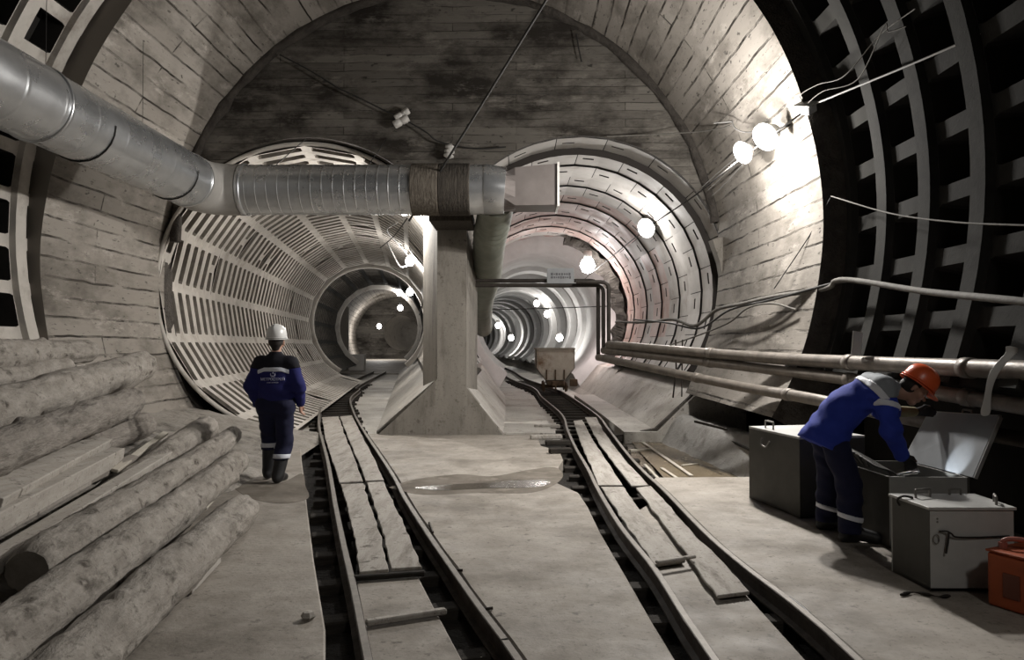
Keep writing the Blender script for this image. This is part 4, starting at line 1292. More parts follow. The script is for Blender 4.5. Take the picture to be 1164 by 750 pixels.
for i, (dx, dy) in enumerate(((0, 0), (7, 3), (12, 9))):
    cable(A([(838 + dx * 0.5, 178 + dy, 11.2), (812 + dx, 200 + dy, 12.2), (798 + dx, 213 + dy, 13.0)]), 0.006, M['cablelight'], ('upper', 'middle', 'lower')[i] + ' of three thin wires dropping from the floodlight to the end wall')
cable(A([(690, 155, 13.4), (740, 153, 13.3), (790, 150, 12.6), (818, 146, 11.8), (832, 142, 11.3)]), 0.012, M['cablegrey'], 'twisted grey cable from the end wall to the floodlights')
cable(A([(832, 138, 11.2), (836, 146, 11.0), (846, 150, 10.7), (864, 150, 10.1)]), 0.009, M['cablelight'], 'short pale lead curling into the upper floodlight')
cable(A([(812, 140, 11.6), (833, 138, 11.2)]), 0.010, M['cablelight'], 'short pale rod on the vault beside the floodlights')
cable(A([(915, 118, 9.0), (910, 108, 9.0), (930, 96, 8.6), (960, 86, 8.0), (1000, 40, 7.4), (1040, 10, 6.8)]), 0.006, M['cablegrey'], 'tangled thin wire rising from the lamp box over the ribs, upper strand')
cable(A([(913, 122, 9.0), (935, 104, 8.5), (975, 90, 7.9), (1005, 30, 7.2), (1010, 36, 7.2), (1030, 30, 7.0)]), 0.006, M['cablegrey'], 'tangled thin wire rising from the lamp box over the ribs, lower strand')
p0, p1 = at(465, 251, 12.3), Vector((1.64, 8.0, 7.55))
cable([p0, p0.lerp(p1, 0.5) + Vector((0, 0, -0.02)), p1], 0.018, M['cable'], 'straight black stay cable from the vault down to the duct')
cable(A([(463, 248, 12.4), (448, 268, 13.4), (432, 282, 14.4)]), 0.010, M['cable'], 'black cable tail below the duct by the left portal')
yw = YE - 0.16
cable(A([(318, 62, yw), (352, 80, yw), (385, 100, yw), (410, 112, yw), (438, 126, yw), (450, 131, yw)]), 0.014, M['cable'], 'dark cable on the end wall leading to the insulator pair')
cable(A([(462, 137, yw), (484, 150, yw), (497, 160, yw), (520, 166, yw), (545, 169, yw), (575, 167, yw)]), 0.014, M['cable'], 'dark cable sagging between insulators above the pillar')
cable(A([(655, 38, yw), (658, 56, yw), (661, 70, yw)]), 0.012, M['cable'], 'short hooked rod hanging on the end wall')
cable(A([(560, 108, yw), (600, 107, yw), (700, 104, yw)]), 0.004, M['cable'], 'hairline wire along the end wall boards')
# loop of cable at the first left tunnel lamp
cable(A([(440, 275, 23.6), (447, 290, 23.8), (455, 303, 23.9), (465, 299, 24), (470, 285, 24)]), 0.03, M['cablelight'], 'hanging white loop of cable at the brightest left tunnel lamp')
cable(A([(452, 252, 15.0), (440, 262, 18), (452, 276, 22), (466, 293, 24.2)]), 0.02, M['cablelight'], 'pale cable along the crown of the left tunnel')
cable(A([(540, 352, 19), (600, 351, 19.5), (690, 348, 20.5)]), 0.012, M['cable'], 'thin wire stretched across the right tunnel below the pipes')
# crown cables in the left tunnel
for dy in (0,):
    cable([tuple(ax_l(y)[0] + Vector((2.45 * math.cos(R(20)), 0, 2.45 * math.sin(R(20)) - 0.5))) for y in (16, 22, 28, 34)], 0.025, M['cable'], 'black cable along the right flank of the left tunnel')


def insulator(px, py, lab, ang, n=3, r=0.055):
    p = at(px, py, yw)
    o = empty('insulator', p, lab, 'insulator', 'insulators on the end wall')
    q = Matrix.Rotation(ang, 3, 'Y')
    prof = [(0.001, -0.15)]
    if n == 1: prof += [(r * 0.8, -0.15), (r, -0.135), (r, -0.02), (r * 0.8, -0.01), (r * 0.8, 0.01), (r, 0.02), (r, 0.135), (r * 0.8, 0.15)]; n = 0
    for i in range(n):
        z = -0.12 + 0.24 * i / n
        prof += [(r * 0.6, z), (r, z + 0.02), (r, z + 0.05), (r * 0.6, z + 0.07)]
    prof += [(0.001, 0.15)]
    MB().lathe(prof, p, q, 16).build('shell', M['porcelain'], o)
    MB().tube([p + q @ Vector((0, 0, -0.2)), p + q @ Vector((0, 0, 0.2))], 0.010, 6).build('pin', M['wireblack'], o)
    return o


insulator(457, 130, 'white insulator on the end wall cable, upper of the pair', R(60), 1, 0.06)
insulator(456, 138, 'white insulator on the end wall cable, lower of the pair', R(62), 1, 0.075)
insulator(511, 172, 'white ribbed insulator where the stay cable passes above the pillar', R(10), 3, 0.095)

# pale tag and white strip on the dark ribs
a = at(974, 390, 7.6)
tag(MB().box(a, (0.13, 0.01, 0.24), Euler((0, 0.12, 0.4)).to_matrix()).build('paper_sheet', M['ribbon']), 'narrow pale sheet stuck on the dark ribs above the bending worker', 'sheet')
strip = [(1143, 393, 5.25, 0.012), (1154, 398, 5.25, 0.055), (1141, 409, 5.25, 0.05), (1127, 426, 5.25, 0.035), (1123, 445, 5.25, 0.03), (1121, 460, 5.25, 0.045), (1119, 474, 5.25, 0.055)]
vs = []
for i, (x, y, d, w) in enumerate(strip):
    c = at(x, y, d); t = Vector((1, -0.4 * math.sin(i), 0.35 if i < 3 else 0.0)).normalized()
    vs += [c - t * w, c + t * w]
o = MB().add(vs, [(2 * i, 2 * i + 1, 2 * i + 3, 2 * i + 2) for i in range(len(strip) - 1)], None, True).build('plastic_strip', M['ribbon'])
m = o.modifiers.new('s', 'SOLIDIFY'); m.thickness = 0.006
m = o.modifiers.new('b', 'SUBSURF'); m.levels = 2; m.render_levels = 2
tag(o, 'twisted white plastic strip hanging from the uppermost pipe behind the open lid', 'strip')

# ================================================================== MINE CART
cc = at(629, 446, 25.6); cx = cc.x + 0.05; y0 = 25.2
cart = empty('mine_cart', (cx, y0, 0.03), 'dusty tipping mine cart standing on the rails in the right tunnel', 'cart')
def cart_sec(y, sx=1.0):
    return [(cx - 0.66 * sx, y, 1.50), (cx - 0.66 * sx, y, 0.85), (cx - 0.34 * sx, y, 0.42), (cx + 0.34 * sx, y, 0.42), (cx + 0.66 * sx, y, 0.85), (cx + 0.66 * sx, y, 1.50)]
f_, b_ = cart_sec(y0), cart_sec(y0 + 1.7)
MB().add(f_, [(0, 1, 2, 3, 4, 5)]).build('front_panel', M['cartpaint'], cart).modifiers.new('s', 'SOLIDIFY').thickness = 0.03
t = MB().add(f_ + b_, [(i, i + 1, 7 + i, 6 + i) for i in range(5)] + [(6, 7, 8, 9, 10, 11)]).build('tub', M['cartside'], cart)
t.modifiers.new('s', 'SOLIDIFY').thickness = 0.025
rimp = [f_[0], f_[5], b_[5], b_[0]]
rb = MB()
for i in range(4): rb.beam(rimp[i], rimp[(i + 1) % 4], 0.05, 0.06)
rb.build('rim', M['cartside'], cart)
for x in (-0.3, 0.0, 0.3):
    MB().box((cx + x, y0 - 0.02, 0.62), (0.05, 0.03, 0.34)).build('rib', M['cartdark'], cart, bevel=0.006)
MB().box((cx, y0 + 0.85, 0.34), (0.56, 1.7, 0.16)).build('chassis', M['cartdark'], cart, bevel=0.01)
MB().box((cx, y0 - 0.10, 0.33), (0.26, 0.22, 0.16)).build('bumper', M['cartdark'], cart, bevel=0.02)
MB().tube([(cx, y0 - 0.2, 0.27), (cx, y0 - 0.26, 0.20), (cx, y0 - 0.2, 0.14)], 0.025, 8).build('coupling_link', M['cartdark'], cart)
MB().box((cx + 0.62, y0 - 0.02, 0.35), (0.26, 0.12, 0.24)).build('side_bracket', M['cartdark'], cart, bevel=0.02)
for yy_ in (y0 + 0.3, y0 + 1.35):
    ax_ = MB().tube([(cx - 0.45, yy_, 0.19), (cx + 0.45, yy_, 0.19)], 0.03, 10).build('axle', M['cartdark'], cart)
    for sx in (-1, 1):
        MB().lathe([(0.001, -0.04), (0.17, -0.04), (0.19, -0.02), (0.16, -0.01), (0.155, 0.04), (0.06, 0.045), (0.001, 0.045)], (cx + sx * 0.385, yy_, 0.19), Matrix.Rotation(R(90 * sx), 3, 'Y'), 20).build('wheel', M['cartdark'], cart)
# far left tunnel box and lump
p = gnd(402, 404, -0.1)
o = MB().box((0, 0, 0.55), (0.95, 0.7, 1.1)).build('white_cabinet', M['porcelain'], bevel=0.03)
o.location = (at(407, 404, 50).x, 50, -0.1); tag(o, 'small white cabinet beside the pale column in the far hall', 'cabinet')

# ================================================================== CHESTS
def chest(name, corners, z1, lab, m_front, m_side, m_top, z0=0.0, lid=True, wall=0.02):
    """corners: near-left, near-right, far-right, far-left"""
    c = [Vector((x, y, 0)) for x, y in corners]
    ctr = sum(c, Vector()) / 4
    root = empty(name, (ctr.x, ctr.y, z0), lab, 'chest')
    return root, c


def panel(a, b, z0, z1, th, inward):
    d = (b - a).normalized(); n = Vector((-d.y, d.x, 0)) * th
    poly = [(a.x, a.y), (b.x, b.y), (b.x + n.x, b.y + n.y), (a.x + n.x, a.y + n.y)]
    return MB().prism(poly, z0, z1)


def d_handle(root, a, b, up, r=0.007, mat_='handle', h=0.06):
    a, b, up = Vector(a), Vector(b), Vector(up)
    P = smooth_path([a, a + up * h * 0.9, a + up * h + (b - a) * 0.12, b + up * h - (b - a) * 0.12, b + up * h * 0.9, b], 5)
    return MB().tube(P, r, 8).build('handle', M[mat_], root)


def body(root, c, z1, mats, top=True, bottom=0.005):
    names = ('front_panel', 'side_panel', 'back_panel', 'side_panel')
    for i in range(4):
        a, b = c[i], c[(i + 1) % 4]
        panel(a, b, bottom, z1, 0.02, True).build(names[i], M[mats[i]], root, bevel=0.003, seg=1)
    MB().prism([(p.x, p.y) for p in c], bottom, bottom + 0.02).build('floor_panel', M[mats[1]], root)


# pale chest in front
c = [Vector((2.735, 4.93, 0)), Vector((3.29, 4.93, 0)), Vector((3.30, 5.37, 0)), Vector((2.70, 5.37, 0))]
fc = empty('tool_chest', (3.0, 5.15, 0), 'closed pale grey steel chest nearest the camera, beside the orange box', 'chest', 'steel chests')
body(fc, c, 0.535, ('steelwhite', 'steelshade', 'steelgrey', 'steelshade'))  # side panels darker than the front: shade painted in
e = 0.012
lid_ = MB().prism([(c[0].x - e, c[0].y - e), (c[1].x + e, c[1].y - e), (c[2].x + e, c[2].y + e), (c[3].x - e, c[3].y + e)], 0.538, 0.558).build('lid', M['steelwhite'], fc, bevel=0.004)
d_handle(lid_, (2.80, 5.22, 0.558), (2.92, 5.26, 0.558), (0, 0, 1), 0.009, h=0.055)
d_handle(lid_, (3.22, 5.0, 0.558), (3.27, 5.1, 0.558), (0, 0, 1), 0.009, h=0.05)
d_handle(lid_, (3.10, 5.33, 0.558), (3.18, 5.33, 0.558), (0, 0, 1), 0.008, h=0.04)
MB().tube(smooth_path([(2.79, 4.922, 0.40), (2.83, 4.905, 0.405), (2.86, 4.90, 0.39), (2.90, 4.912, 0.365), (3.05, 4.918, 0.362), (3.25, 4.920, 0.37)]), 0.006, 8).build('hasp_rod', M['wireblack'], fc)
MB().tube([(2.845, 4.905, 0.40), (2.835, 4.900, 0.33), (2.825, 4.905, 0.26)], 0.007, 8).build('hasp_pin', M['wireblack'], fc)
MB().tube([(2.77 + 0.02 * math.cos(t), 4.918, 0.35 + 0.03 * math.sin(t)) for t in [k * PI / 6 for k in range(13)]], 0.004, 6).build('lock_ring', M['handle'], fc)
for z in (0.46, 0.48): MB().lathe([(0.001, 0.004), (0.006, 0.003), (0.007, 0)], (2.785, 4.93, z), Matrix.Rotation(R(90), 3, 'X'), 8).build('rivet', M['handle'], fc)
MB().tube(smooth_path([(2.70, 5.25, 0.50), (2.68, 5.24, 0.54), (2.70, 5.2, 0.575), (2.75, 5.18, 0.57), (2.76, 5.2, 0.56)]), 0.008, 8).build('side_clasp', M['wireblack'], fc)

# open chest behind it, with raised lid
c = [Vector((2.985, 5.96, 0)), Vector((3.61, 5.93, 0)), Vector((3.545, 6.78, 0)), Vector((2.93, 6.80, 0))]
oc = empty('tool_chest', (3.27, 6.35, 0), 'open grey steel chest with its lid raised, in front of the bending worker', 'chest', 'steel chests')
body(oc, c, 0.575, ('steelgrey', 'steelshade', 'steelshade', 'steelshade'))
h0, h1 = Vector((3.63, 5.90, 0.575)), Vector((3.555, 6.80, 0.575))
u0, u1 = at(1137, 474, 5.92), at(1058, 469, 6.78)
nrm = (u0 - h0).cross(h1 - h0).normalized()
th = nrm * 0.018
MB().add([h0, h1, u1, u0, h0 + th, h1 + th, u1 + th, u0 + th], [(0, 1, 2, 3), (7, 6, 5, 4), (0, 4, 5, 1), (1, 5, 6, 2), (2, 6, 7, 3), (3, 7, 4, 0)]).build('lid', M['lidinside'], oc)
ed = MB()
for a, b in ((h0, u0), (u0, u1), (u1, h1)): ed.beam(a, b, 0.03, 0.03)
ed.build('lid_edge', M['steelgrey'], oc)
for f in (0.2, 0.8):
    q = h0.lerp(h1, f); MB().tube([q + Vector((0, -0.03, 0)), q + Vector((0, 0.03, 0))], 0.012, 8).build('hinge', M['handle'], oc)
q = u0.lerp(u1, 0.45); d_handle(oc, q + Vector((0, 0.06, 0.01)), q + Vector((0, -0.06, 0.01)), (0.3, 0, 1), 0.008, h=0.03)

# big chest behind the worker; side shade put into the colour, lid pale
c = [Vector((2.66, 6.98, 0)), Vector((3.34, 7.12, 0)), Vector((3.16, 8.05, 0)), Vector((2.48, 7.92, 0))]
bc = empty('tool_chest', (2.9, 7.5, 0), 'largest grey chest with shade-dark sides, farthest of the three, behind the worker', 'chest', 'steel chests')
body(bc, c, 0.74, ('steelshade', 'steelshade', 'steelshade', 'steelshade'))
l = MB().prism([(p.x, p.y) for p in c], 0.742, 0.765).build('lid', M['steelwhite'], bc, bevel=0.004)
d_handle(l, (2.60, 7.75, 0.765), (2.63, 7.60, 0.765), (0, 0, 1), 0.009, h=0.075)
MB().tube(smooth_path([(2.515, 7.60, 0.68), (2.50, 7.58, 0.62), (2.52, 7.50, 0.60), (2.545, 7.46, 0.66)]), 0.010, 8).build('side_handle', M['handle'], bc)
MB().tube([(2.74, 7.02, 0.77), (2.86, 7.05, 0.77)], 0.012, 8).build('hasp', M['wireblack'], bc)

# wire bundle hanging out of the open chest, and the flashlight
root = None
for i in range(7):
    t = i / 6
    pts = [(2.99 + 0.02 * t, 6.30 + 0.05 * i, 0.60), (2.935 - 0.01 * i, 6.22 + 0.05 * i, 0.66 + 0.012 * i), (2.96, 6.12 + 0.04 * i, 0.63 + 0.01 * i), (3.05 + 0.03 * t, 6.04 + 0.03 * i, 0.60), (3.12, 6.05 + 0.02 * i, 0.54)]
    if root is None: root = empty('wire_coil', (3.0, 6.2, 0.575), 'loose loops of grey wire spilling over the open chest edge', 'wire')
    MB().tube(smooth_path(pts), 0.008, 6).build('strand', M['cablegrey'] if i % 2 else M['cable'], root)
fl = at(1037, 537, 6.18)
fr = empty('flashlight', fl, 'bright metal flashlight held inside the open chest, shining on the lid', 'flashlight')
tgt = at(1073, 530, 6.15)
q = (tgt - fl).normalized().to_track_quat('Z', 'Y').to_matrix()
MB().lathe([(0.001, -0.12), (0.015, -0.12), (0.016, 0.0), (0.024, 0.03), (0.024, 0.05), (0.02, 0.05)], fl, q, 16).build('barrel', M['silver'], fr)
MB().lathe([(0.001, 0.048), (0.02, 0.048)], fl, q, 16).build('lens', M['lens'], fr)
s = light('flashlight_beam', fl + q @ Vector((0, 0, 0.06)), 9, fr, 0.01, (0.88, 0.94, 1.0), 'SPOT', spot_size=R(50), spot_blend=0.5)
s.rotation_euler = (-(tgt - fl)).normalized().to_track_quat('Z', 'Y').to_euler()

# orange box at the corner
U, V = Vector((0.43, -0.90, 0)).normalized(), Vector((0.90, 0.43, 0)).normalized()
o0 = Vector((2.955, 4.69, 0.0))
ob = empty('orange_box', o0 + U * 0.3 + V * 0.2, 'orange steel box with a tubular handle, nearest the camera by the pale chest', 'box')
def ub(u, v, z): return o0 + U * u + V * v + Vector((0, 0, z))
def oblk(u0, u1, v0, v1, z0, z1):
    vs = [ub(u, v, z) for u in (u0, u1) for v in (v0, v1) for z in (z0, z1)]
    return MB().add(vs, [(0, 1, 3, 2), (4, 6, 7, 5), (0, 4, 5, 1), (2, 3, 7, 6), (0, 2, 6, 4), (1, 5, 7, 3)])
oblk(0, 0.62, 0, 0.42, 0.004, 0.335).build('casing', M['orange'], ob, bevel=0.018, seg=3)
oblk(-0.006, 0.626, -0.006, 0.426, 0.337, 0.352).build('lid', M['orange'], ob, bevel=0.006)
oblk(0.10, 0.20, -0.008, 0.01, 0.08, 0.23).build('recess_plate', M['orangedark'], ob, bevel=0.004)
P = smooth_path([ub(0.04, 0.10, 0.352), ub(0.045, 0.10, 0.40), ub(0.09, 0.14, 0.415), ub(0.20, 0.22, 0.41), ub(0.26, 0.26, 0.395), ub(0.27, 0.27, 0.352)], 6)
h = MB().tube(P, 0.015, 12).build('handle', M['redhandle'], ob)
MB().tube([ub(0.04, 0.10, 0.352), ub(0.04, 0.10, 0.39)], 0.026, 12).build('handle_socket', M['redhandle'], h)
MB().tube([ub(0.20, 0.22, 0.405), ub(0.28, 0.28, 0.405)], 0.020, 12).build('handle_grip', M['cuff'], h)
# ================================================================== PEOPLE (implicit surfaces meshed with surface nets)
def seg_d(P, a, b, ra, rb, sq=None):
    """tapered capsule; sq=(axis, factor) flattens it along an axis"""
    a = np.array(a, np.float32); b = np.array(b, np.float32)
    Q = P
    f = 1.0
    if sq is not None:
        ax, f = np.array(sq[0], np.float32), sq[1]
        ax = ax / np.linalg.norm(ax)
        S = np.eye(3, dtype=np.float32) + (1 / f - 1) * np.outer(ax, ax).astype(np.float32)
        Q = P @ S; a = a @ S; b = b @ S
    ab = b - a
    t = np.clip(((Q - a) @ ab) / max(float(ab @ ab), 1e-9), 0, 1)
    d = np.linalg.norm(Q - a - t[..., None] * ab, axis=-1) - (ra + (rb - ra) * t)
    return d * min(1.0, f)


def smin(a, b, k):
    h = np.clip(0.5 + 0.5 * (b - a) / k, 0, 1)
    return b + (a - b) * h - k * h * (1 - h)


def field(prims, k):
    def f(P):
        d = None
        for p in prims:
            e = seg_d(P, *p)
            d = e if d is None else smin(d, e, k)
        return d
    return f


def surf(fn, prims, pad, h):
    lo = np.min([np.minimum(p[0], p[1]) - max(p[2], p[3]) for p in prims], 0) - pad
    hi = np.max([np.maximum(p[0], p[1]) + max(p[2], p[3]) for p in prims], 0) + pad
    n = np.ceil((hi - lo) / h).astype(int) + 1
    gx, gy, gz = (np.float32(lo[i]) + h * np.arange(n[i], dtype=np.float32) for i in range(3))
    V = np.empty(n, np.float32)
    for i in range(n[0]):
        G = np.stack(np.meshgrid(gx[i:i + 1], gy, gz, indexing='ij'), -1)
        V[i] = fn(G)[0]
    s = V < 0
    cs = [(i, j, k) for i in (0, 1) for j in (0, 1) for k in (0, 1)]
    m = n - 1
    def sub(A, c): return A[c[0]:c[0] + m[0], c[1]:c[1] + m[1], c[2]:c[2] + m[2]]
    cnt = sum(sub(s, c).astype(np.int8) for c in cs)
    act = (cnt > 0) & (cnt < 8)
    idx = np.full(m, -1, np.int64); ii = np.argwhere(act); idx[act] = np.arange(len(ii))
    acc = np.zeros((len(ii), 3), np.float64); w = np.zeros(len(ii))
    for a in cs:
        for ax in range(3):
            if a[ax]: continue
            b = list(a); b[ax] = 1
            va = sub(V, a)[act]; vb = sub(V, tuple(b))[act]
            cr = (va < 0) != (vb < 0)
            t = np.where(cr, va / np.where(va - vb == 0, 1, va - vb), 0)
            pt = np.tile(np.array(a, float), (len(ii), 1)); pt[:, ax] += t
            acc += pt * cr[:, None]; w += cr
    verts = lo + (ii + acc / w[:, None]) * h
    faces = []
    for ax in range(3):
        o1, o2 = [(1, 2), (2, 0), (0, 1)][ax]
        sl = [slice(1, -1)] * 3; sl[ax] = slice(0, -1)
        s2 = [slice(1, -1)] * 3; s2[ax] = slice(1, None)
        A, B = s[tuple(sl)], s[tuple(s2)]
        e = np.argwhere(A != B)
        if not len(e): continue
        fl = A[tuple(e.T)]
        e = e.copy()
        for q in (o1, o2): e[:, q] += 1
        def ix(d1, d2):
            c = e.copy(); c[:, o1] += d1; c[:, o2] += d2
            return idx[c[:, 0], c[:, 1], c[:, 2]]
        q = np.stack([ix(-1, -1), ix(0, -1), ix(0, 0), ix(-1, 0)], 1)
        q[~fl] = q[~fl][:, ::-1]
        faces.append(q)
    return verts, np.concatenate(faces)


def organic(name, fn, prims, material, parent, h=0.012, pad=0.03, k=None):
    v, f = surf(fn, prims, pad, h)
    me = bpy.data.meshes.new(name)
    me.from_pydata(v.tolist(), [], f.tolist())
    me.polygons.foreach_set('use_smooth', [True] * len(f)); me.update()
    return link(name, me, material, parent)


def band(fn, c, n, w, off=0.006, extra=None):
    """a tape that hugs the cloth: slab through c, normal n, half width w"""
    c = np.array(c, np.float32); n = np.array(n, np.float32); n = n / np.linalg.norm(n)
    def f(P):
        d = np.maximum(fn(P) - off, np.abs((P - c) @ n) - w)
        d = np.maximum(d, -(fn(P) + 0.012))
        if extra is not None: d = np.maximum(d, extra(P))
        return d
    return f


def folds(fn, amp, fr, seed):
    """cloth creases"""
    def f(P):
        x, y, z = P[..., 0], P[..., 1], P[..., 2]
        return fn(P) - amp * (np.sin(fr * (z + 0.35 * x) + seed) * np.sin(fr * 0.6 * (y - 0.5 * z) + 2 * seed) + 0.6 * np.sin(fr * 1.7 * (z - 0.6 * y + 0.3 * x)))
    return f


def fingers(w, d, side, r=0.0092, curl=0.6, L=0.085, palm=0.085):
    """w wrist, d direction of the hand, side towards the thumb: palm, four curled fingers and a thumb"""
    w = np.array(w, float); d = np.array(d, float); d /= np.linalg.norm(d)
    s = np.array(side, float); s -= d * (s @ d); s /= np.linalg.norm(s)
    nrm = np.cross(d, s)
    out = [(w, w + d * palm * 0.9, 0.026, 0.030, (nrm, 0.55)), (w + s * 0.02 + d * 0.03, w + d * palm + s * 0.022, 0.018, 0.017, (nrm, 0.7)),
           (w - s * 0.018 + d * 0.03, w + d * palm - s * 0.022, 0.018, 0.016, (nrm, 0.7))]
    for i, (o, ln) in enumerate(((0.030, 0.92), (0.010, 1.0), (-0.011, 0.95), (-0.031, 0.76))):
        p = w + d * palm + s * o
        a = 0.25; seg = L * ln / 2.4
        for q in range(3):
            a2 = a + curl * q
            nd = d * math.cos(a2) + nrm * math.sin(a2)
            p2 = p + nd * seg * (1.0 if q == 0 else 0.75)
            out.append((p, p2, r * (1 - 0.1 * q), r * (1 - 0.1 * q - 0.1))); p = p2
    t0 = w + d * 0.025 + s * 0.025
    t1 = t0 + d * 0.035 + s * 0.03 + nrm * 0.012
    t2 = t1 + d * 0.034 + s * 0.004 + nrm * 0.014
    out += [(t0, t1, 0.014, 0.0115), (t1, t2, 0.0115, 0.0095)]
    return out


def helmet(root, c, up, fwd, material, lab):
    up = Vector(up).normalized(); fwd = Vector(fwd); fwd = (fwd - up * fwd.dot(up)).normalized(); rt = fwd.cross(up)
    q = Matrix((rt, fwd, up)).transposed(); c = Vector(c)
    mb = MB(); ns = 36; vs = []
    rings = [(1.0, 0.0), (1.0, 0.03), (0.985, 0.06), (0.93, 0.095), (0.82, 0.125), (0.62, 0.15), (0.36, 0.165), (0.02, 0.17)]
    for f, z in rings:
        for k in range(ns):
            t = 2 * PI * k / ns
            rx, ry = 0.118 * f, 0.142 * f
            ridge = 0.008 * math.exp(-(math.cos(t) * f / 0.16) ** 2) if f < 0.99 else 0
            vs.append(c + q @ Vector((rx * math.cos(t), ry * math.sin(t), z + ridge)))
    mb.add(vs, [(i * ns + k, i * ns + (k + 1) % ns, (i + 1) * ns + (k + 1) % ns, (i + 1) * ns + k) for i in range(len(rings) - 1) for k in range(ns)], None, True)
    sh = mb.build('helmet', material, root)
    sh.modifiers.new('s', 'SOLIDIFY').thickness = 0.004
    sh['label'] = lab
    vs = []
    for j in (0, 1):
        for k in range(ns):
            t = 2 * PI * k / ns
            ext = (0.012 + 0.045 * max(0, math.sin(t)) ** 2) * j
            vs.append(c + q @ Vector(((0.119 + ext) * math.cos(t), (0.143 + ext) * math.sin(t), -0.006 * j - 0.012 * j * max(0, math.sin(t)))))
    br = MB().add(vs, [(k, (k + 1) % ns, ns + (k + 1) % ns, ns + k) for k in range(ns)], None, True).build('brim', material, sh)
    br.modifiers.new('s', 'SOLIDIFY').thickness = 0.006
    MB().tube([c + q @ Vector((0.121 * math.cos(t), 0.145 * math.sin(t), 0.012)) for t in [2 * PI * k / 36 for k in range(37)]], 0.006, 6).build('rain_gutter', material, sh)
    return sh, q


def head_prims(c, up, fwd):
    c = np.array(c, float); up = np.array(Vector(up).normalized()); fw = Vector(fwd); fw = np.array((fw - Vector(up) * fw.dot(Vector(up))).normalized())
    rt = np.cross(fw, up)
    P = lambda r, f, u: c + rt * r + fw * f + up * u
    return [(P(0, -0.02, 0.03), P(0, 0.02, 0.035), 0.083, 0.08), (P(0, 0.035, -0.04), P(0, 0.045, -0.085), 0.058, 0.038),
            (P(0, 0.095, 0.0), P(0, 0.112, -0.022), 0.010, 0.014), (P(-0.03, 0.088, 0.022), P(0.03, 0.088, 0.022), 0.014, 0.014),
            (P(-0.02, 0.085, -0.055), P(0.02, 0.085, -0.055), 0.010, 0.010), (P(-0.045, 0.06, -0.02), P(0.045, 0.06, -0.02), 0.03, 0.03),
            (P(-0.083, -0.005, 0.015), P(-0.087, -0.015, -0.018), 0.016, 0.012), (P(0.083, -0.005, 0.015), P(0.087, -0.015, -0.018), 0.016, 0.012)], P


def eyes(root, P):
    for sx in (-1, 1):
        MB().lathe([(0.001, -0.011), (0.008, -0.008), (0.011, 0), (0.008, 0.008), (0.001, 0.011)], Vector(P(sx * 0.031, 0.088, 0.006)), None, 10).build('eye', M['porcelain'], root)
        MB().lathe([(0.001, -0.004), (0.005, 0), (0.001, 0.004)], Vector(P(sx * 0.031, 0.098, 0.005)), None, 8).build('iris', M['hair'], root)


# ---------------------------------------------------------------- walking worker
W = Vector((-2.885, 8.85, 0.0))
def w(x, y, z): return (W.x + x, W.y + y, W.z + z)
p1 = empty('person', W, 'person seen from behind in navy workwear and white helmet, walking along the left track', 'person')
HC = w(0.0, 0.03, 1.655)
hp, HP = head_prims(HC, (0, -0.05, 1), (0, 1, 0))
sl, sr = w(-0.19, 0, 1.42), w(0.19, 0, 1.42)
el_, er = w(-0.285, -0.05, 1.14), w(0.285, -0.02, 1.14)
wl, wr = w(-0.25, 0.09, 0.93), w(0.275, 0.08, 0.93)
hl, hr = w(-0.10, 0, 0.90), w(0.10, 0, 0.90)
kl, kr = w(-0.115, 0.15, 0.50), w(0.105, 0.03, 0.47)
al, ar = w(-0.125, 0.14, 0.10), w(0.065, -0.10, 0.09)
FX = (0, 1, 0)
handR = fingers(wr, (0.02, 0.12, -1), (-0.1, 1, 0.1), curl=0.45)
handL = fingers(wl, (0.05, 0.25, -1), (0.1, 1, 0.1), curl=0.45)
bodyp = hp + [(w(0, 0.0, 1.42), w(0, 0.02, 1.58), 0.058, 0.052), (w(0, 0, 1.0), w(0, 0, 1.35), 0.15, 0.16, (FX, 0.62)), (w(-0.15, 0, 1.41), w(0.15, 0, 1.41), 0.06, 0.06),
              (sl, el_, 0.048, 0.042), (el_, wl, 0.040, 0.028), (sr, er, 0.048, 0.042), (er, wr, 0.040, 0.028), (hl, hr, 0.10, 0.10),
              (hl, kl, 0.080, 0.058), (kl, al, 0.055, 0.040), (hr, kr, 0.080, 0.058), (kr, ar, 0.055, 0.040),
              (al, w(-0.13, 0.30, 0.05), 0.035, 0.03), (ar, w(0.07, 0.05, 0.04), 0.035, 0.03)] + handR + handL
bf = field(bodyp, 0.012)
organic('body', bf, bodyp, M['skin'], p1, 0.0075)
hairp = [(HP(0, -0.03, 0.03), HP(0, 0.0, 0.05), 0.088, 0.088), (HP(0, -0.05, -0.01), HP(0, -0.045, -0.05), 0.070, 0.050)]
hf = field(hairp, 0.02)
organic('hair', lambda P: np.maximum(hf(P), (P - np.array(HP(0, 0.04, 0), np.float32)) @ np.array((0, 1, 0.0), np.float32)), hairp, M['hair'], p1, 0.009)
jp = [(w(0, -0.005, 0.93), w(0, -0.005, 1.15), 0.205, 0.200, (FX, 0.62)), (w(0, -0.01, 1.15), w(0, -0.01, 1.33), 0.200, 0.195, (FX, 0.62)), (w(-0.14, -0.005, 1.41), w(0.14, -0.005, 1.41), 0.082, 0.082),
      (w(0, 0, 1.44), w(0, 0.01, 1.515), 0.088, 0.072), (sl, el_, 0.082, 0.074), (el_, wl, 0.074, 0.058), (sr, er, 0.082, 0.074), (er, wr, 0.074, 0.056)]
jf0 = folds(field(jp, 0.045), 0.0045, 34, 1.0)
def jf(P):   # hem, cuffs and collar are cut clean
    d = jf0(P)
    d = np.maximum(d, W.z + 0.86 - P[..., 2] - 0.0)
    d = np.maximum(d, P[..., 2] - (W.z + 1.55))
    return d
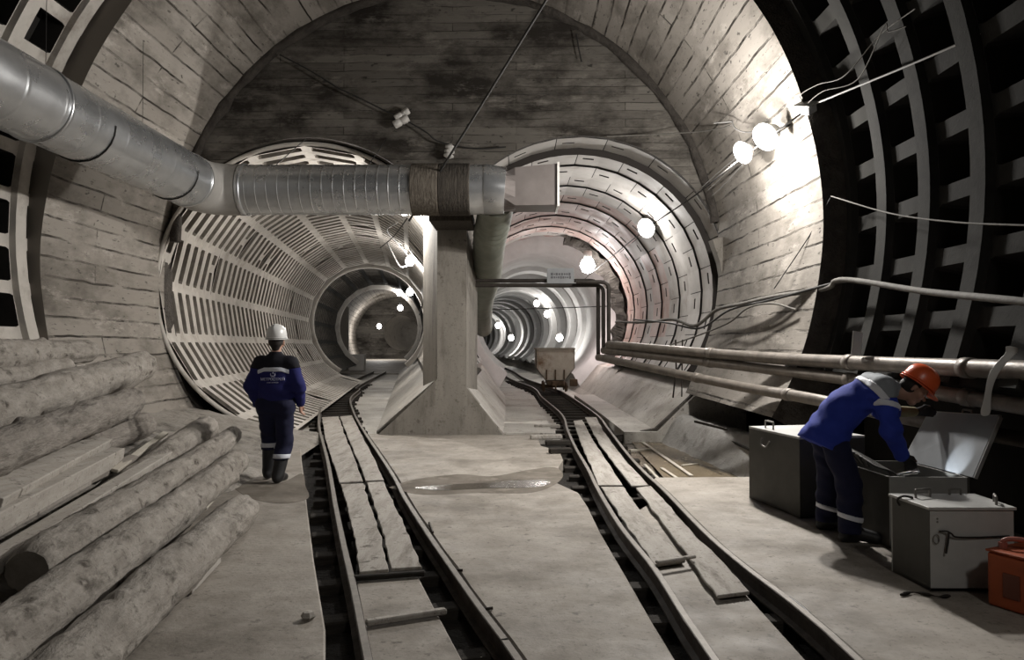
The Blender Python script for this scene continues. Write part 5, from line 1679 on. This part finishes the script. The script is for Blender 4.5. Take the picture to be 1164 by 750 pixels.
# yoke line: everything above the tape is black, below navy
def above(P): return (W.z + 1.315) - P[..., 2] + 0.25 * np.abs(P[..., 0] - W.x) ** 1.0 * 0.6
organic('jacket', lambda P: np.maximum(jf(P), -above(P) - 0.002), jp, M['navy'], p1, 0.010)
organic('jacket_yoke', lambda P: np.maximum(jf(P), above(P)), jp, M['navydark'], p1, 0.010)['label'] = 'black shoulder part of the jacket'
tape = band(jf, w(0, 0, 1.345), (0, 0, 1), 0.5, 0.007, lambda P: np.maximum(np.maximum(np.abs(P[..., 2] - (W.z + 1.34) + 0.35 * np.maximum(np.abs(P[..., 0] - W.x) - 0.10, 0)) - 0.024, np.abs(P[..., 0] - W.x) - 0.185), P[..., 1] - W.y))
organic('reflective_tape', tape, jp, M['reflect'], p1, 0.007)['label'] = 'silver tape across the upper back'
tp = [(hl, hr, 0.14, 0.14), (hl, kl, 0.118, 0.098), (kl, al, 0.098, 0.098), (hr, kr, 0.118, 0.098), (kr, ar, 0.098, 0.095)]
tf0 = folds(field(tp, 0.022), 0.005, 30, 2.2)
def tf(P): return np.maximum(tf0(P), W.z + np.where(P[..., 0] < W.x - 0.01, 0.36, 0.27) - P[..., 2])
organic('trousers', tf, tp, M['trouser'], p1, 0.011)
for c, n_ in ((w(-0.118, 0.146, 0.42), (0, 0, 1)), (w(0.085, -0.03, 0.305), (0, 0.1, 1))):
    sx = -1 if c[0] < W.x else 1
    organic('reflective_tape', band(tf0, c, n_, 0.026, 0.008, lambda P, sx=sx: -sx * (P[..., 0] - W.x + 0.005)), tp, M['reflect'], p1, 0.008)['label'] = 'silver tape on the trouser leg'
for kn, an, toe, top in ((kl, al, w(-0.135, 0.33, 0.05), 0.39), (kr, ar, w(0.075, 0.10, 0.04), 0.29)):
    a, k_ = Vector(an), Vector(kn)
    bp = [(tuple(a.lerp(k_, 0.75)), tuple(a), 0.086, 0.072), (tuple(a), tuple(Vector(toe)), 0.062, 0.050), (tuple(a + Vector((0, -0.045, -0.04))), tuple(a + Vector((0, 0.02, -0.04))), 0.046, 0.048)]
    ff = field(bp, 0.03)
    zmin = min(a.z, toe[2]) - 0.092
    organic('boot', lambda P, ff=ff, zm=zmin, tp_=top: np.maximum(np.maximum(ff(P), max(zm, 0.004) - P[..., 2]), P[..., 2] - tp_), bp, M['rubber'], p1, 0.009)
helmet(p1, HP(0, -0.005, 0.055), (0, -0.06, 1), (0, 1, 0), M['hatwhite'], 'white safety helmet')
# print on the back: round emblem above two lines of small lettering
yb_ = W.y - 0.142
o = text('МЕТРОСТРОЙ', 0.044, w(0.012, -0.1455, 1.225), (R(90), 0, 0), M['print'], p1, 'lettering', 0.004, 0.93)
o2 = text('САНКТ-ПЕТЕРБУРГ', 0.015, w(0.012, -0.1445, 1.185), (R(90), 0, 0), M['print'], p1, 'lettering', 0.004)
em = MB()
ec = Vector(w(0.012, -0.146, 1.282))
em.tube([ec + Vector((0.026 * math.cos(t), 0, 0.026 * math.sin(t))) for t in [R(a) for a in range(150, 391, 12)]], 0.0045, 6)
em.tube([ec + Vector((-0.012, 0, -0.012)), ec + Vector((0, 0, -0.022)), ec + Vector((0.012, 0, -0.012))], 0.005, 6)
em.tube([ec + Vector((-0.006, 0, 0.02)), ec + Vector((0.006, 0, 0.006)), ec + Vector((0.002, 0, 0.03))], 0.005, 6)
em.build('emblem', M['print'], p1)

# ---------------------------------------------------------------- bending worker
B = Vector((2.78, 6.35, 0.0))
p2 = empty('person', B, 'person in bright blue jacket and orange helmet, bending over the open chest', 'person')
hipN, hipF = (2.665, 6.265, 0.87), (2.67, 6.44, 0.87)
knN, knF = (2.76, 6.17, 0.47), (2.76, 6.56, 0.47)
anN, anF = (2.76, 6.16, 0.09), (2.74, 6.58, 0.09)
shN, shF = (3.035, 6.13, 1.27), (3.075, 6.47, 1.28)
elN, elF = (3.04, 6.03, 0.94), (3.21, 6.54, 1.05)
wrN, wrF = (3.16, 6.10, 0.73), (3.57, 6.62, 1.035)
HC2 = np.array((3.325, 6.215, 1.255))
UP2, FW2 = (0.62, -0.08, 0.78), (0.70, -0.35, -0.62)
hp2, HP2 = head_prims(HC2, UP2, FW2)
handN = fingers(wrN, (0.75, 0.15, -0.62), (0.3, -0.6, 0.5), r=0.0115, curl=0.7)
handF = fingers(wrF, (1, 0.12, 0.0), (0.1, -0.2, 1), r=0.0115, curl=0.6)
bodyp2 = hp2 + [((3.10, 6.28, 1.26), tuple(HC2 + np.array((-0.03, 0.01, -0.04))), 0.06, 0.055), ((2.68, 6.35, 0.95), (3.0, 6.3, 1.22), 0.13, 0.14, ((-0.65, 0, 0.75), 0.7)),
                (shN, shF, 0.07, 0.07), (shN, elN, 0.05, 0.042), (elN, wrN, 0.040, 0.030), (shF, elF, 0.05, 0.042), (elF, wrF, 0.040, 0.030),
                (hipN, hipF, 0.10, 0.10), (hipN, knN, 0.085, 0.06), (knN, anN, 0.055, 0.042), (hipF, knF, 0.085, 0.06), (knF, anF, 0.055, 0.042),
                (anN, (2.92, 6.12, 0.05), 0.035, 0.03), (anF, (2.90, 6.56, 0.05), 0.035, 0.03)] + fingers(wrN, (0.75, 0.15, -0.62), (0.3, -0.6, 0.5), r=0.0088, curl=0.7) + fingers(wrF, (1, 0.12, 0.0), (0.1, -0.2, 1), r=0.0088, curl=0.6)
organic('body', field(bodyp2, 0.012), bodyp2, M['skin'], p2, 0.0075)
eyes(p2, HP2)
hairp = [(HP2(0, -0.03, 0.03), HP2(0, 0.0, 0.05), 0.088, 0.087), (HP2(0, -0.05, -0.01), HP2(0, -0.04, -0.05), 0.068, 0.05)]
hf2 = field(hairp, 0.02); fwv = np.array(Vector(FW2).normalized(), np.float32)
organic('hair', lambda P: np.maximum(hf2(P), (P - np.array(HP2(0, 0.03, 0), np.float32)) @ fwv), hairp, M['hair'], p2, 0.008)
helmet(p2, HP2(0, -0.005, 0.055), UP2, FW2, M['hatorange'], 'orange safety helmet')
SQ = ((-0.62, 0.05, 0.78), 0.78)
jp2 = [((2.615, 6.35, 0.83), (2.80, 6.345, 1.09), 0.222, 0.19, SQ), ((2.80, 6.345, 1.09), (2.98, 6.31, 1.22), 0.185, 0.185, SQ), (shN, shF, 0.098, 0.098), ((3.06, 6.30, 1.28), (3.17, 6.265, 1.26), 0.095, 0.078),
       ((2.98, 6.17, 1.2), (2.96, 6.45, 1.2), 0.10, 0.10), (shN, elN, 0.092, 0.076), (elN, wrN, 0.074, 0.056), (shF, elF, 0.09, 0.074), (elF, tuple(Vector(elF).lerp(Vector(wrF), 0.36)), 0.072, 0.066)]
jg0 = folds(field(jp2, 0.05), 0.006, 30, 0.5)
hemn = np.array((0.45, 0, 0.89), np.float32)
def jg(P): return np.maximum(jg0(P), 0.0 - (P - np.array((2.62, 6.35, 0.755), np.float32)) @ hemn)
sax = np.array((0.80, -0.1, 0.58), np.float32); sax /= np.linalg.norm(sax)
sc0 = np.array((2.985, 6.30, 1.255), np.float32)
def yoke_cut(P): return 0.0 - (P - sc0) @ sax
def ycut(P): return np.maximum(yoke_cut(P), 1.20 - P[..., 2])
organic('jacket', lambda P: np.maximum(jg(P), -ycut(P) - 0.002), jp2, M['blue'], p2, 0.010)
organic('jacket_yoke', lambda P: np.maximum(jg(P), ycut(P)), jp2, M['yoke'], p2, 0.010)['label'] = 'grey shoulder panel of the jacket'
organic('reflective_tape', band(jg0, sc0, sax, 0.028, 0.007, lambda P: 1.19 - P[..., 2]), jp2, M['reflect'], p2, 0.008)['label'] = 'silver tape along the shoulder panel'
aN = Vector(shN).lerp(Vector(elN), 0.42); aF = Vector(shF).lerp(Vector(elF), 0.6)
dN = (Vector(elN) - Vector(shN)); dF = Vector(elF) - Vector(shF)
armN = field([jp2[5], jp2[6]], 0.03); armF = field([jp2[7], jp2[8]], 0.03)
def tapeN(P): return np.maximum(np.maximum(jg0(P) - 0.007, np.abs((P - np.array(aN, np.float32)) @ np.array((dN + Vector((-0.10, 0, 0))).normalized(), np.float32)) - 0.024), armN(P) - 0.02)
def tapeF(P): return np.maximum(np.maximum(jg0(P) - 0.007, np.abs((P - np.array(aF, np.float32)) @ np.array(dF.normalized(), np.float32)) - 0.024), armF(P) - 0.02)
organic('reflective_tape', tapeN, [jp2[5]], M['reflect'], p2, 0.008)['label'] = 'silver tape on the near sleeve'
organic('reflective_tape', tapeF, [jp2[7]], M['reflect'], p2, 0.008)['label'] = 'silver tape on the far sleeve'
tp2 = [(hipN, hipF, 0.115, 0.115), (hipN, knN, 0.112, 0.10), (knN, anN, 0.10, 0.092), (hipF, knF, 0.112, 0.10), (knF, anF, 0.10, 0.092)]
tg0 = folds(field(tp2, 0.025), 0.006, 28, 1.3)
organic('trousers', lambda P: np.maximum(tg0(P), 0.08 - P[..., 2]), tp2, M['trouser'], p2, 0.011)
for c, yy_ in (((2.76, 6.16, 0.21), 6.36), ((2.745, 6.57, 0.20), 6.36)):
    sg_ = 1 if c[1] < yy_ else -1
    organic('reflective_tape', band(tg0, c, (0.25, 0, 1), 0.020, 0.007, lambda P, sg_=sg_, yy_=yy_: sg_ * (P[..., 1] - yy_)), tp2, M['reflect'], p2, 0.008)['label'] = 'silver tape on the trouser leg'
for an, toe in ((anN, (2.95, 6.11, 0.045)), (anF, (2.93, 6.55, 0.045))):
    a = Vector(an)
    bp = [(tuple(a + Vector((0, 0, 0.12))), tuple(a), 0.07, 0.066), (tuple(a), toe, 0.058, 0.05), (tuple(a + Vector((-0.05, 0, -0.045))), tuple(a + Vector((0.03, 0, -0.045))), 0.046, 0.046)]
    ff = field(bp, 0.03)
    organic('boot', lambda P, ff=ff: np.maximum(ff(P), 0.004 - P[..., 2]), bp, M['rubber'], p2, 0.009)
organic('glove', field(handN + [(tuple(Vector(wrN).lerp(Vector(elN), 0.25)), wrN, 0.040, 0.034)], 0.014), handN + [(tuple(Vector(wrN).lerp(Vector(elN), 0.25)), wrN, 0.040, 0.034)], M['glove'], p2, 0.006)
organic('glove', field(handF + [(tuple(Vector(wrF).lerp(Vector(elF), 0.1)), wrF, 0.036, 0.034)], 0.014), handF + [(tuple(Vector(wrF).lerp(Vector(elF), 0.1)), wrF, 0.036, 0.034)], M['glove'], p2, 0.006)
cf = [(tuple(Vector(wrF).lerp(Vector(elF), 0.66)), tuple(Vector(wrF).lerp(Vector(elF), 0.10)), 0.052, 0.043)]
organic('glove_cuff', field(cf, 0.01), cf, M['cuff'], p2, 0.007)['label'] = 'yellowish cuff of the far glove'

# ================================================================== WORLD AND VIEW
wd = bpy.data.worlds.new('world'); scene.world = wd; wd.use_nodes = True
wd.node_tree.nodes['Background'].inputs[0].default_value = (0.0, 0.0, 0.0, 1)
wd.node_tree.nodes['Background'].inputs[1].default_value = 0.0
scene.view_settings.view_transform = 'Standard'
scene.view_settings.look = 'None'
scene.view_settings.gamma = 1.0
scene.view_settings.use_curve_mapping = False
scene.view_settings.exposure = EXPO
try:
    scene.cycles.max_bounces = 6
    scene.cycles.diffuse_bounces = 4
    scene.cycles.use_denoising = True
    scene.cycles.sample_clamp_indirect = 6.0
except Exception:
    pass
